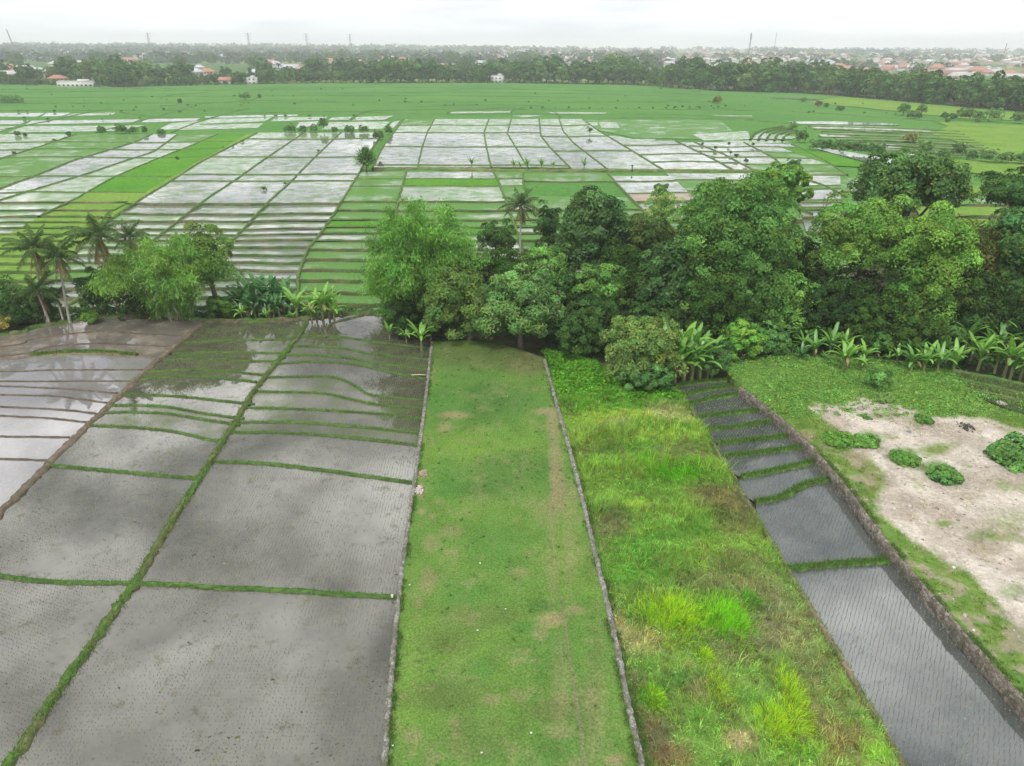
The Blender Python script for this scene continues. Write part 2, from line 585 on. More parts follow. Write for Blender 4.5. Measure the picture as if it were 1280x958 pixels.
def bank(pts, top, bot, width, c1, c2, step=.6, jit=.12, name='earth_bank', tufts=None):
    w = resample(pts, step)
    n = len(w)
    t = np.gradient(w[:, :2], axis=0); t /= np.linalg.norm(t, axis=1)[:, None] + 1e-9
    nn = np.stack([-t[:, 1], t[:, 0]], 1)
    sec = [(-.5, bot), (-.36, top * .75 + bot * .25), (-.12, top), (.14, top * .97 + bot * .03), (.36, top * .75 + bot * .25), (.5, bot)]
    V = []
    k = len(sec)
    wob = (fbm(w[:, 0], w[:, 1], 3.0, 4) - .5) * width * .9
    for (o, z) in sec:
        off = o * width * (1 + jit * 2 * BRNG.normal(size=n)) + wob * .5
        zz = np.full(n, z) + (jit * .5 * BRNG.normal(size=n) * abs(top - bot) if z != bot else 0)
        V.append(np.concatenate([w[:, :2] + nn * off[:, None], (w[:, 2] + zz)[:, None]], 1))
    V = np.stack(V, 1).reshape(-1, 3)
    Q = []
    for j in range(k - 1):
        a = np.arange(n - 1) * k + j
        Q.append(np.stack([a, a + k, a + k + 1, a + 1], 1))
    Q = np.concatenate(Q)
    caps = [tuple(range(k))]
    f = fbm(V[:, 0], V[:, 1], 2.5, 8)[:, None]
    f = sstep(.35, .65, f)
    C = np.array(c1) * (1 - f) + np.array(c2) * f
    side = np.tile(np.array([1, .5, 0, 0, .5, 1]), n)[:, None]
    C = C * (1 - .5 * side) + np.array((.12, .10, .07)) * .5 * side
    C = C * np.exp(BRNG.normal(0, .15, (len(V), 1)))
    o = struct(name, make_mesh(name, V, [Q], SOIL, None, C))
    if tufts: bank_blades.append((w, width, top, tufts))
    return o


def flat_poly(name, pts, mat, kind='structure'):
    tri = tessellate_polygon([[Vector((p[0], p[1], 0)) for p in pts]])
    T = []
    for a, b, c in tri:
        A, B, Cc = pts[a], pts[b], pts[c]
        cr = (B[0] - A[0]) * (Cc[1] - A[1]) - (B[1] - A[1]) * (Cc[0] - A[0])
        T.append((a, b, c) if cr > 0 else (a, c, b))
    return struct(name, make_mesh(name, np.array(pts), [np.array(T)], mat), kind)


# terrain sheet to the horizon
def build_terrain():
    xs = np.concatenate([-np.geomspace(9500, 160, 40), np.linspace(-156, 156, 105), np.geomspace(160, 9500, 40)])
    ys = np.concatenate([np.linspace(-250, 0, 12), np.linspace(6, 190, 96), np.geomspace(194, 9500, 80)])
    X, Y = np.meshgrid(xs, ys)
    Z = terr(X, Y)
    near = (Y > 85) & (Y < 190)
    Z = Z + np.where(near, (fbm(X, Y, 6, 3) - .5) * .5, 0)
    V = np.stack([X, Y, Z], -1).reshape(-1, 3)
    n0, n1 = X.shape
    idx = np.arange(n0 * n1).reshape(n0, n1)
    Q = np.stack([idx[:-1, :-1], idx[:-1, 1:], idx[1:, 1:], idx[1:, :-1]], -1).reshape(-1, 4)
    x, y = V[:, 0], V[:, 1]
    n = fbm(x, y, 40, 6)[:, None]; n2 = fbm(x, y, 260, 11)[:, None]
    dark = np.array((.05, .085, .03)); brown = np.array((.11, .10, .06)); gr = np.array((.08, .15, .045)); ye = np.array((.17, .21, .07))
    C = dark * (1 - n) + brown * n
    fa = sstep(600, 900, y)[:, None]
    C2 = gr * (1 - sstep(.45, .6, n2)) + ye * sstep(.45, .6, n2)
    C = C * (1 - fa) + C2 * fa
    struct('ground', make_mesh('ground', V, [Q], attr_mat('rough_ground', .35, .5, .95, .6, .8), None, C, True))


build_terrain()

# ------------------------------------------------------------------ near plots: boundaries as seen in the photograph
D0 = lines([(255, 403), (215, 436), (175, 470), (120, 522), (60, 580), (0, 642), (-130, 790), (-330, 1020)])
D1 = lines([(385, 400), (372, 423), (345, 455), (320, 486), (291, 533), (265, 575), (215, 652), (165, 735), (90, 842), (10, 958), (-70, 1090)])
WL = lines([(541, 428), (533, 500), (521, 590), (513, 640), (500, 740), (490, 850), (481, 958), (472, 1100)])      # lawn's west wall
WR = lines([(681, 452), (700, 520), (722, 600), (741, 680), (765, 780), (785, 880), (803, 958), (830, 1100)])       # lawn's east wall
NL = lines([(845, 482), (866, 510), (977, 699), (985, 712), (1060, 835), (1130, 958), (1220, 1120)])                # narrow paddy west edge
NR = lines([(912, 480), (928, 498), (953, 515), (1005, 562), (1046, 613), (1105, 699), (1120, 714), (1180, 790), (1280, 905), (1440, 1110)])

PAD_MUD = water_mat('paddy_water_planted', (.066, .064, .045), (.098, .096, .068), gamt=0.0, ior=1.95, rough=.025, mudamt=.22, bump=.012, mscale=.45)
PAD_GREEN = water_mat('paddy_water_greening', (.066, .064, .042), (.096, .092, .064), (.09, .135, .042), .45, .35, ior=1.75, rough=.025, mudamt=.2, bump=.015, mscale=.4)
PAD_OPEN = water_mat('paddy_water_open', (.18, .175, .168), (.24, .233, .225), ior=2.3, rough=.03, mudamt=.10, bump=.012)
PAD_BROWN = water_mat('paddy_water_brown', (.135, .12, .10), (.185, .165, .14), ior=1.9, rough=.03, mudamt=.4, bump=.012, mscale=.16)
PAD_GREY = water_mat('paddy_water_grey', (.060, .068, .066), (.092, .10, .096), ior=2.0, rough=.03, mudamt=.1, bump=.015, mscale=.4)

colR = [
    [(-60, 1085), (150, 1090), (472, 1100)],
    [(170, 730), (330, 738), (496, 747)],
    [(268, 578), (330, 580), (400, 588), (460, 596), (516, 604)],
    [(287, 541), (358, 541.6), (422, 546), (472, 551), (523, 557)],
    [(293, 528), (371, 528.5), (447, 534), (525, 542)],
    [(310, 510), (380, 512), (464, 517), (527, 525)],
    [(323, 490), (380, 491), (410, 493), (440, 500), (477, 507), (528, 512)],
    [(333, 472), (397, 471), (422, 473), (441, 481), (460, 493), (490, 497), (531, 502)],
    [(346, 455), (397, 452.5), (443, 456), (477, 463), (502, 469), (533, 474)],
    [(356, 444), (421, 446), (472, 455), (534, 462)],
    [(365, 433), (421, 435), (477, 445), (536, 450)],
    [(375, 421), (421, 421), (470, 428), (538, 436)],
    [(386, 399), (440, 394), (482, 396), (510, 408), (541, 428)]]
colL = [
    [(-330, 1020), (-200, 1050), (-70, 1090)],
    [(-30, 716), (60, 727), (165, 729)],
    [(63, 582), (127, 588), (190, 594), (250, 599)],
    [(112, 532), (169, 535), (219, 540), (262, 550), (280, 552)],
    [(126, 516), (190, 516), (245, 523), (300, 532)],
    [(135, 507), (198, 508), (253, 517), (305, 524)],
    [(152, 494), (211, 495), (262, 500), (318, 506)],
    [(172, 475), (211, 472), (253, 471), (320, 478)],
    [(182, 466), (236, 463), (287, 465), (335, 470)],
    [(204, 451), (253, 449), (300, 452), (348, 452)],
    [(216, 443), (274, 441), (354, 442)],
    [(228, 429), (290, 426), (368, 424)],
    [(255, 405), (320, 404), (386, 400)]]
colW = [
    [(-420, 1010), (-360, 1010), (-330, 1020)],
    [(-300, 700), (-150, 700), (-60, 705)],
    [(-280, 575), (-50, 574), (0, 574), (60, 576)],
    [(-260, 540), (-50, 544), (0, 546), (86, 547)],
    [(-260, 505), (0, 520), (60, 523), (108, 528)],
    [(-250, 498), (0, 509), (70, 512), (120, 517)],
    [(-250, 486), (0, 494), (72, 496), (132, 504)],
    [(-250, 478), (0, 483), (85, 487), (146, 492)],
    [(-250, 474), (0, 477), (170, 477)],
    [(-250, 462), (0, 465), (63, 463), (185, 463)],
    [(-240, 456), (0, 450), (42, 446), (105, 443), (170, 447), (200, 450)],
    [(-240, 452), (0, 446), (63, 434), (118, 430), (170, 432), (219, 434)],
    [(-240, 446), (0, 434), (42, 424), (118, 415), (177, 418), (240, 421)],
    [(-240, 425), (0, 420), (42, 412), (105, 401), (145, 397), (200, 397), (255, 403)]]


def cells(col, lf, rf, mats, z, inset=0):
    polys = []
    for i in range(len(col) - 1):
        a = smooth_line(col[i], 4); b = smooth_line(col[i + 1], 4)
        ring = [tuple(q) for q in a]
        va, vb = a[-1][1], b[-1][1]
        for t in (.25, .5, .75):
            v = va + (vb - va) * t; ring.append((rf(v), v))
        ring += [tuple(q) for q in b[::-1]]
        va, vb = b[0][1], a[0][1]
        for t in (.25, .5, .75):
            v = va + (vb - va) * t; ring.append((lf(v), v))
        pts = [P(u, v, z) for u, v in ring]
        flat_poly('paddy_water', pts, mats[min(i, len(mats) - 1)])
        polys.append([(p[0], p[1]) for p in pts])
    return polys


M, G, O, BR = PAD_MUD, PAD_GREEN, PAD_OPEN, PAD_BROWN
polysR = cells(colR, D1, lambda v: WL(v) - 2, [M, M, M, G, G, G, G, M, G, G, G, M], 0.0)
polysL = cells(colL, D0, D1, [M, M, M, G, G, M, M, G, G, G, G, G], 0.0)
polysW = cells(colW, lambda v: -420, D0, [O, O, O, O, O, O, O, O, O, O, BR, BR, BR], 0.0)

# banks between them
for i, c in enumerate(colR[1:-1]):
    px = smooth_line(c, 5)
    bank([P(u, v, 0) for u, v in px], .15 if i > 1 else .17, -.25, .46 if i > 1 else .58, GREENB, DARKG, .4, .1, tufts=(.15, 45))
for i, c in enumerate(colL[1:-1]):
    px = smooth_line(c, 5)
    bank([P(u, v, 0) for u, v in px], .15 if i > 1 else .17, -.25, .44 if i > 1 else .52, GREENB, DARKG, .4, .1, tufts=(.15, 42))
bank([P(D1(v) , v, 0) for v in np.linspace(1085, 402, 40)], .24, -.3, .78, GREENB, (.12, .13, .055), .45, .16, tufts=(.19, 100))
bank([P(D0(v), v, 0) for v in np.linspace(1015, 404, 40)], .22, -.3, .95, BROWNB, (.13, .11, .075), .45, .12)
for i, c in enumerate(colW[1:-1]):
    px = smooth_line(c, 5)
    if i == 10 - 1:
        bank([P(u, v, 0) for u, v in px], .14, -.25, .5, TANB, BROWNB, .5, .12)
        bank([P(u, v, 0) for u, v in smooth_line([(40, 445), (105, 441), (170, 445)], 5)], .25, -.25, 1.0, GREENB, TANB, .4, .12, tufts=(.4, 130))
    else:
        bank([P(u, v, 0) for u, v in px], .12, -.25, .38, (.13, .105, .08), (.10, .085, .06), .5, .12)
# ravine edge of the left paddies
bank([P(u, v, 0) for u, v in smooth_line([(-240, 424), (0, 419), (42, 410), (105, 400), (145, 395.5), (200, 395.5), (255, 401), (320, 402), (386, 398), (440, 392), (482, 394), (512, 406), (541, 424)], 5)], .3, -1.2, 1.1, (.16, .14, .09), GREENB, .5, .15, tufts=(.3, 60))
bank([P(u, v, 0) for u, v in smooth_line([(409, 422), (408, 412), (416, 404), (440, 398), (455, 394)], 5)], .2, -.25, .5, BROWNB, DARKG, .5, .15)


# ------------------------------------------------------------------ seedlings (stuff)
def seedlings(polys, keep, spacing, hgt, col, ang, rng, name, bare=.25, blades=3, width=.016):
    mb_p = []
    for k, poly in enumerate(polys):
        if k not in keep: continue
        den = keep[k]
        a = np.array(poly); c, s = math.cos(ang), math.sin(ang)
        q = a @ np.array([[c, -s], [s, c]])
        lo, hi = q.min(0), q.max(0)
        gx, gy = np.meshgrid(np.arange(lo[0], hi[0], spacing), np.arange(lo[1], hi[1], spacing * 1.05))
        g = np.stack([gx.ravel(), gy.ravel()], 1) + rng.normal(0, spacing * .1, (gx.size, 2))
        w = g @ np.array([[c, s], [-s, c]])
        ins = inpoly(w[:, 0], w[:, 1], poly)
        nz = fbm(w[:, 0], w[:, 1], 5, 14 + k)
        ins &= (rng.random(len(w)) < den * sstep(bare - .12, bare + .15, nz))
        w = w[ins]
        u, v, _ = proj(np.column_stack([w, np.zeros(len(w))]))
        w = w[(u > -90) & (u < 1370) & (v < 1040)]
        mb_p.append(w)
    w = np.concatenate(mb_p)
    n = len(w)
    V = []; C = []
    tint = vary(col, n, rng, .22, .18)
    for b in range(blades):
        az = rng.random(n) * 6.28
        h = hgt * rng.uniform(.65, 1.25, n)
        lean = rng.uniform(.25, .8, n) * h
        px, py = -np.sin(az) * width, np.cos(az) * width
        base = np.column_stack([w, np.full(n, -.02)])
        tip = base + np.column_stack([np.cos(az) * lean, np.sin(az) * lean, h])
        V.append(np.stack([base + np.column_stack([px, py, 0 * px]), base - np.column_stack([px, py, 0 * px]), tip], 1))
        C.append(np.repeat(tint[:, None], 3, 1))
    V = np.concatenate(V).reshape(-1, 3); C = np.concatenate(C).reshape(-1, 3)
    T = np.arange(len(V)).reshape(-1, 3)
    o = link(name, make_mesh(name, V, [T], GRASS, None, C)); o['kind'] = 'stuff'
    return o


SR = np.random.default_rng(5)
seedlings(polysR, {0: .93, 1: .88, 2: .85, 3: 1, 4: 1, 5: 1, 6: 1, 7: .9, 8: 1, 9: 1, 10: .8, 11: .3}, .25, .115, (.26, .31, .15), .02, SR, 'rice_seedlings', bare=.32)
seedlings(polysL, {0: .95, 1: .8, 2: .8, 3: 1, 4: 1, 5: .9, 6: .6, 7: .8, 8: 1, 9: .9, 10: .8, 11: .4}, .25, .115, (.26, .31, .15), -.35, SR, 'rice_seedlings', bare=.36)

# clods of mud and drifting weed breaking the water (stuff)
def clods(polys, name, n, z, rng):
    out = []
    for k, poly in enumerate(polys[:3]):
        a_ = np.array(poly); lo, hi = a_.min(0), a_.max(0)
        w = rng.uniform(lo, hi, (n, 2))
        u_, v_, _ = proj(np.column_stack([w, np.zeros(n)]))
        ok_ = inpoly(w[:, 0], w[:, 1], poly) & (rng.random(n) < sstep(.56, .70, fbm(w[:, 0], w[:, 1], 3.2, 130 + k, 4)) + .01) & (v_ < 1030) & (u_ > -60) & (u_ < 1340)
        out.append(w[ok_])
    w = np.concatenate(out); m_ = len(w)
    s = rng.lognormal(-3.35, .4, m_)
    th = np.linspace(0, 2 * np.pi, 6, endpoint=False)
    rot = rng.random(m_)[:, None] * 6.28
    rad = s[:, None] * rng.uniform(.5, 1.2, (m_, 6)) * np.where(np.abs(np.cos(th + rot)) > .5, 1.7, .8)
    ring = np.stack([w[:, :1] + np.cos(th + rot) * rad, w[:, 1:] + np.sin(th + rot) * rad, np.full((m_, 6), z - .01)], -1)
    top_ = np.stack([w[:, 0], w[:, 1], z + s * .35], -1)[:, None]
    V = np.concatenate([ring, top_], 1).reshape(-1, 3)
    j = np.arange(6)
    T = (np.stack([j, (j + 1) % 6, np.full(6, 6)], 1)[None] + (np.arange(m_) * 7)[:, None, None]).reshape(-1, 3)
    C = vary((.085, .078, .058), m_, rng, .3, .1)
    g_ = rng.random(m_) < .25
    C[g_] = vary((.11, .14, .05), int(g_.sum()), rng, .3, .1)
    o_ = link(name, make_mesh(name, V, [T], SOIL, None, np.repeat(C, 7, 0))); o_['kind'] = 'stuff'


clods(polysR, 'mud_clods', 7000, .0, SR)
clods(polysL, 'mud_clods', 7000, .0, SR)

# ------------------------------------------------------------------ lawn
LAWN_Z = .45
lawn_vt = lambda s: float(np.interp(s, [0, .3, .55, .8, 1], [427, 425, 428, 436, 447]))
LW_TAN = (.27, .235, .125); LW_OL = (.115, .155, .05); LW_G = (.082, .205, .042); LW_YG = (.15, .262, .048); LW_DG = (.06, .14, .035); LW_BR = (.14, .12, .06)
lawn_patches = [
    (610, 447, 75, 16, LW_OL, .8), (660, 455, 30, 16, LW_BR, .55), (560, 440, 30, 10, LW_OL, .5),
    (600, 500, 60, 20, LW_DG, .6), (560, 500, 25, 16, LW_G, .8),
    (568, 519, 20, 5, LW_TAN, .8), (556, 535, 10, 7, LW_TAN, .8), (600, 537, 20, 4, LW_TAN, .35),
    (683, 515, 16, 5, LW_TAN, .75), (690, 530, 8, 16, LW_TAN, .55), (600, 555, 80, 22, LW_YG, .65), (570, 570, 40, 14, LW_YG, .55),
    (640, 588, 60, 22, LW_DG, .45), (600, 610, 50, 16, LW_DG, .5), (560, 600, 30, 30, LW_G, .5),
    (697, 600, 9, 40, LW_TAN, .6), (705, 620, 18, 20, LW_TAN, .45), (690, 640, 20, 18, LW_TAN, .4),
    (528, 593, 7, 5, LW_TAN, .9), (526, 614, 6, 9, LW_TAN, .8), (527, 640, 5, 4, LW_TAN, .7), (540, 645, 5, 4, LW_TAN, .6),
    (565, 665, 15, 8, LW_TAN, .5), (541, 680, 12, 12, LW_TAN, .4), (535, 725, 10, 16, LW_TAN, .5), (523, 755, 7, 6, LW_TAN, .5),
    (650, 715, 12, 7, LW_TAN, .45), (690, 775, 18, 10, (.34, .25, .15), .6), (675, 790, 10, 10, LW_TAN, .5), (718, 763, 14, 6, LW_TAN, .55),
    (675, 758, 18, 9, LW_DG, .7), (655, 784, 14, 7, LW_G, .7), (600, 770, 60, 14, LW_OL, .5), (560, 800, 40, 18, LW_OL, .5),
    (600, 835, 18, 14, LW_G, .6), (510, 830, 12, 40, LW_YG, .55), (505, 880, 16, 30, LW_YG, .5), (560, 870, 60, 20, LW_OL, .55),
    (615, 875, 12, 6, LW_TAN, .55), (690, 890, 30, 14, LW_BR, .4), (730, 880, 20, 40, LW_OL, .5), (700, 915, 20, 10, LW_TAN, .45),
    (515, 920, 12, 10, LW_TAN, .5), (600, 920, 50, 30, LW_OL, .35), (770, 950, 14, 8, (.34, .25, .15), .6), (720, 960, 14, 14, LW_TAN, .4),
    (693, 560, 7, 60, LW_TAN, .55), (690, 700, 8, 60, LW_TAN, .3), (712, 690, 10, 50, LW_TAN, .3), (700, 850, 12, 60, LW_TAN, .3), (745, 900, 16, 60, LW_TAN, .3), (745, 820, 14, 30, LW_OL, .4), (740, 700, 14, 30, LW_OL, .3), (620, 680, 50, 30, LW_G, .5), (580, 740, 30, 20, LW_G, .6)]


def seg_dist(u, v, pts):
    d = np.full(u.shape, 1e9)
    for (a, b), (c, e) in zip(pts[:-1], pts[1:]):
        dx, dy = c - a, e - b
        t = np.clip(((u - a) * dx + (v - b) * dy) / (dx * dx + dy * dy), 0, 1)
        d = np.minimum(d, np.hypot(u - a - t * dx, v - b - t * dy))
    return d


RUT = [(682, 640), (690, 680), (698, 730), (706, 780), (713, 830), (721, 880), (731, 958), (745, 1100)]
RUTW = [P(u, v, LAWN_Z)[:2] for u, v in RUT]


def lawn_col(x, y, V):
    u, v, _ = proj(V)
    n1 = fbm(x, y, 5, 1)[:, None]; n2 = fbm(x, y, 1.6, 2, 5)[:, None]
    c = np.array(LW_G) * (1 - n1) + np.array(LW_YG) * n1
    c = c * .8 + .2 * np.array(LW_OL)
    c = blob(u, v, lawn_patches, c, .35 * fbm(x, y, 1.2, 31, 4) + .8 * (fbm(x, y, .35, 33, 3) - .15)) * .9 * 1.1
    w = sstep(.56, .72, n2) * .3
    c = c * (1 - w) + np.array(LW_OL) * w
    t = sstep(.50, .80, fbm(x, y, 1.7, 41, 5) * .6 + .4 * fbm(x, y, .45, 44, 3))[:, None] * .4
    c = c * (1 - t) + np.array(LW_TAN) * t
    return c * (.8 + .4 * n2)


def lawn_z(x, y):
    d = seg_dist(np.asarray(x), np.asarray(y), RUTW)
    return (fbm(x, y, 7, 9) - .5) * .18 - .05 * np.exp(-(d / .12) ** 2)


def lawn_rut(x, y, V):
    c = lawn_col(x, y, V)
    d = seg_dist(x, y, RUTW)
    u, v, _ = proj(V)
    w = (np.exp(-(d / .09) ** 2) * sstep(690, 800, v) * .75)[:, None]
    return c * (1 - w) + np.array((.21, .18, .12)) * w


me, lawnV = patch_grid('lawn', TURF, LAWN_Z, lawn_vt, 1095, WL, WR, 130, 330, lawn_rut, lawn_z, 1.2, 1.15)
struct('lawn', me)


def blade_mesh(name, base, h, lean, width, C, rng, parent=None):
    """curved grass blades: base (n,3), heights, lean vectors (n,2)"""
    n = len(base)
    ld = unit(np.column_stack([lean, np.zeros(n)]) + 1e-6)
    az = rng.random(n) * 6.28
    side = np.column_stack([np.cos(az), np.sin(az), np.zeros(n)]) * width[:, None] * .5
    L3 = np.column_stack([lean, np.zeros(n)])
    m1 = base + L3 * .3 + np.array([0, 0, 1]) * (h * .6)[:, None]
    tip = base + L3 + np.array([0, 0, 1]) * (h * (1 - .25 * np.clip(np.linalg.norm(lean, axis=1) / (h + 1e-6), 0, 1.5)))[:, None]
    V = np.stack([base - side, base + side, m1 + side * .8, m1 - side * .8, tip], 1).reshape(-1, 3)
    i = np.arange(n) * 5
    Q = np.stack([i, i + 1, i + 2, i + 3], 1); T = np.stack([i + 3, i + 2, i + 4], 1)
    return make_mesh(name, V, [Q, T], GRASS, None, np.repeat(C, 5, 0))


def scatter_px(n, vt, vb, Lf, Rf, z, rng, dens=None):
    """points spread evenly over the ground of a plot"""
    out = []
    got = 0
    vmin = vt if not callable(vt) else min(vt(s) for s in (0, .3, .6, 1))
    while got < n:
        k = n * 2
        v = rng.uniform(vmin, vb, k)
        dep = 1 / (math.sin(PITCH) - (479 - v) / F * math.cos(PITCH))
        a = dep ** 3
        ok = rng.random(k) < a / a.max()
        v = v[ok]
        s = rng.random(len(v))
        LU = np.array([Lf(x) for x in v]); RU = np.array([Rf(x) for x in v])
        u = LU * (1 - s) + RU * s
        wgt = (RU - LU) * dep[ok]
        ok2 = rng.random(len(v)) < wgt / wgt.max()
        if callable(vt): ok2 &= v > np.array([vt(x) for x in s])
        p = np.array([P(a_, b_, z) for a_, b_ in zip(u[ok2], v[ok2])])
        if dens is not None: p = p[rng.random(len(p)) < dens(p[:, 0], p[:, 1], p)]
        out.append(p); got += len(p)
    return np.concatenate(out)[:n]


GR = np.random.default_rng(11)
p = scatter_px(60000, lawn_vt, 1000, WL, WR, LAWN_Z, GR)
p[:, 2] += lawn_z(p[:, 0], p[:, 1]) - .01
c = lawn_col(p[:, 0], p[:, 1], p) * np.exp(GR.normal(0, .25, (len(p), 1))) * 1.25
n = len(p)
hh = GR.uniform(.04, .10, n) * (.6 + .8 * fbm(p[:, 0], p[:, 1], 3, 6))
o = link('lawn_grass', blade_mesh('lawn_grass', p, hh, GR.normal(0, .05, (n, 2)), GR.uniform(.02, .045, n), c, GR)); o['kind'] = 'stuff'

wq = scatter_px(260, lawn_vt, 1000, WL, WR, LAWN_Z, GR)
wq[:, 2] += lawn_z(wq[:, 0], wq[:, 1])
idx = np.repeat(np.arange(len(wq)), 16); n = len(idx)
off = GR.normal(0, .07, (n, 2)); pp = wq[idx].copy(); pp[:, :2] += off
wc = (lawn_col(wq[:, 0], wq[:, 1], wq) * np.array([.95, 1.15, .9]) * np.exp(GR.normal(0, .25, (len(wq), 1))))[idx]
o = link('lawn_weeds', blade_mesh('lawn_weeds', pp, GR.uniform(.05, .17, n), off * .9 + GR.normal(0, .03, (n, 2)), GR.uniform(.02, .045, n), wc, GR)); o['kind'] = 'stuff'

# ------------------------------------------------------------------ tall grass plot
TG_Z = .02
tg_vt = lambda s: float(np.interp(s, [0, .25, .6, 1], [440, 446, 470, 488]))
Y1 = (.30, .42, .06); Y2 = (.22, .33, .055); G1 = (.11, .26, .035); G2 = (.16, .34, .03); B1 = (.17, .135, .06); T1 = (.36, .31, .15); O1 = (.17, .19, .07); DG = (.08, .18, .035)
tg_patches = [
    (760, 505, 80, 8, G2, .5), (740, 500, 40, 5, DG, .7), (790, 508, 40, 5, G1, .9), (770, 522, 60, 12, Y1, .85), (850, 520, 40, 12, (.36, .40, .12), .8), (830, 512, 25, 8, (.40, .38, .17), .6),
    (770, 530, 20, 8, T1, .5), (750, 548, 60, 12, Y2, .8), (830, 545, 50, 10, Y1, .6), (850, 560, 40, 10, O1, .6),
    (745, 566, 40, 10, B1, .45), (850, 572, 50, 10, B1, .45), (780, 565, 40, 10, G1, .5),
    (790, 580, 70, 9, G2, .9), (850, 592, 60, 8, (.13, .36, .02), .95), (870, 580, 40, 5, G2, .8), (770, 592, 50, 9, Y2, .7), (900, 590, 30, 8, Y2, .6),
    (905, 625, 50, 22, (.20, .145, .07), .75), (930, 650, 40, 18, (.19, .145, .07), .6), (880, 612, 30, 8, B1, .6), (800, 632, 20, 10, Y1, .8),
    (765, 655, 30, 20, O1, .9), (757, 685, 14, 10, B1, .8), (800, 690, 60, 24, G1, .75), (840, 640, 40, 20, Y2, .5), (880, 690, 60, 16, Y2, .55), (930, 700, 40, 14, O1, .6), (795, 720, 70, 12, G1, .7), (900, 725, 60, 16, O1, .8),
    (735, 720, 12, 30, Y2, .5), (960, 760, 40, 50, (.20, .19, .09), .75), (925, 800, 50, 30, (.19, .18, .09), .85), (800, 800, 45, 24, (.27, .25, .10), .8), (830, 770, 50, 14, DG, .7),
    (770, 790, 15, 30, (.25, .23, .10), .8), (785, 850, 30, 14, O1, .8), (815, 870, 34, 16, G1, .75), (850, 850, 40, 14, DG, .5), (880, 860, 26, 18, (.20, .18, .09), .7),
    (815, 920, 30, 34, (.13, .105, .055), .85), (840, 945, 26, 20, (.17, .12, .06), .8), (790, 910, 12, 40, B1, .7), (880, 900, 30, 20, G1, .5), (925, 925, 22, 14, (.33, .27, .13), .9),
    (1010, 900, 40, 30, (.20, .16, .07), .75), (1050, 930, 40, 30, (.19, .15, .06), .7), (1000, 935, 40, 20, G2, .6), (1020, 840, 30, 30, O1, .7), (1000, 800, 30, 30, (.22, .2, .1), .5), (1095, 940, 20, 14, G2, .7),
    (960, 880, 30, 20, G1, .6), (1060, 880, 20, 20, O1, .5)]


def tg_col(x, y, V):
    u, v, _ = proj(V)
    n1 = fbm(x, y, 4, 51)[:, None]; n2 = fbm(x, y, 1.3, 52, 4)[:, None]
    c = np.array(G1) * (1 - n1) + np.array(Y2) * n1
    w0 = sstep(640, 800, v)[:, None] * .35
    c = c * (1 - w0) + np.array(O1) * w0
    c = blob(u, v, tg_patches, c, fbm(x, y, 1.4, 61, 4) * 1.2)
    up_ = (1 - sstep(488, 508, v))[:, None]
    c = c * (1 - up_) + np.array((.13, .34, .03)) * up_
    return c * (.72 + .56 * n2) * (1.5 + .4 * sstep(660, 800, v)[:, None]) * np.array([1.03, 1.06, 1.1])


def tg_z(x, y):
    V = np.column_stack([x, y, np.zeros(len(x))])
    u, v, _ = proj(V)
    st = .22 * np.sin(v * .13 + (fbm(x, y, 9, 63) - .5) * 7) * (1 - sstep(620, 760, v))
    return (fbm(x, y, 3.5, 62) - .5) * .7 + st


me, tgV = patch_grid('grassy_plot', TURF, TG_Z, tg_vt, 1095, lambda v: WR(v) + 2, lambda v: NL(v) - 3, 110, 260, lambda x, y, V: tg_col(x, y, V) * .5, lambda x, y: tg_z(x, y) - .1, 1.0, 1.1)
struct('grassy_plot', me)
ct = scatter_px(12500, tg_vt, 1000, lambda v: WR(v) + 4, lambda v: NL(v) - 3, TG_Z, GR)
k = len(ct)
per = GR.integers(7, 17, k)
idx = np.repeat(np.arange(k), per)
n = len(idx)
tall = (.22 + .38 * fbm(ct[:, 0], ct[:, 1], 2.4, 73, 4)) * np.exp(GR.normal(0, .3, k))
_, vct, _ = proj(ct)
tall *= np.where(vct < 640, 1.15, .8) * np.where(vct < 505, .6, 1)
bandw = np.sin(vct * .13 + (fbm(ct[:, 0], ct[:, 1], 9, 63) - .5) * 7)
tall *= 1 + .6 * bandw * (1 - sstep(640, 760, vct)) + .25 * sstep(640, 760, vct)
off = GR.normal(0, .11, (n, 2))
p = ct[idx].copy(); p[:, :2] += off
p[:, 2] += tg_z(p[:, 0], p[:, 1]) - .12
ccol = tg_col(ct[:, 0], ct[:, 1], ct) * np.exp(GR.normal(0, .24, (k, 1))) * np.array([1, 1, 1]) * (1 + np.column_stack([GR.normal(0, .13, k), np.zeros(k), np.zeros(k)]))
dry = GR.random(k) < .08
ccol[dry] = np.array((.30, .25, .13)) * GR.uniform(.6, 1.2, (dry.sum(), 1))
c = np.clip(ccol[idx] * np.exp(GR.normal(0, .15, (n, 1))), .005, .9)
hh = tall[idx] * GR.uniform(.5, 1.2, n)
th = fbm(ct[:, 0], ct[:, 1], 5, 71, 3) * 12 + GR.normal(0, .9, k)
drift = np.stack([np.cos(th), np.sin(th)], 1) * .28
lean = (off / .11 * .33 + drift[idx] + GR.normal(0, .22, (n, 2))) * hh[:, None]
o = link('tall_grass', blade_mesh('tall_grass', p, hh, lean, GR.uniform(.022, .05, n), c, GR)); o['kind'] = 'stuff'
q = scatter_px(420, tg_vt, 1000, lambda v: WR(v) + 4, lambda v: NL(v) - 3, TG_Z, GR)
q[:, 2] += tg_z(q[:, 0], q[:, 1]) + .05
WEEDP = q

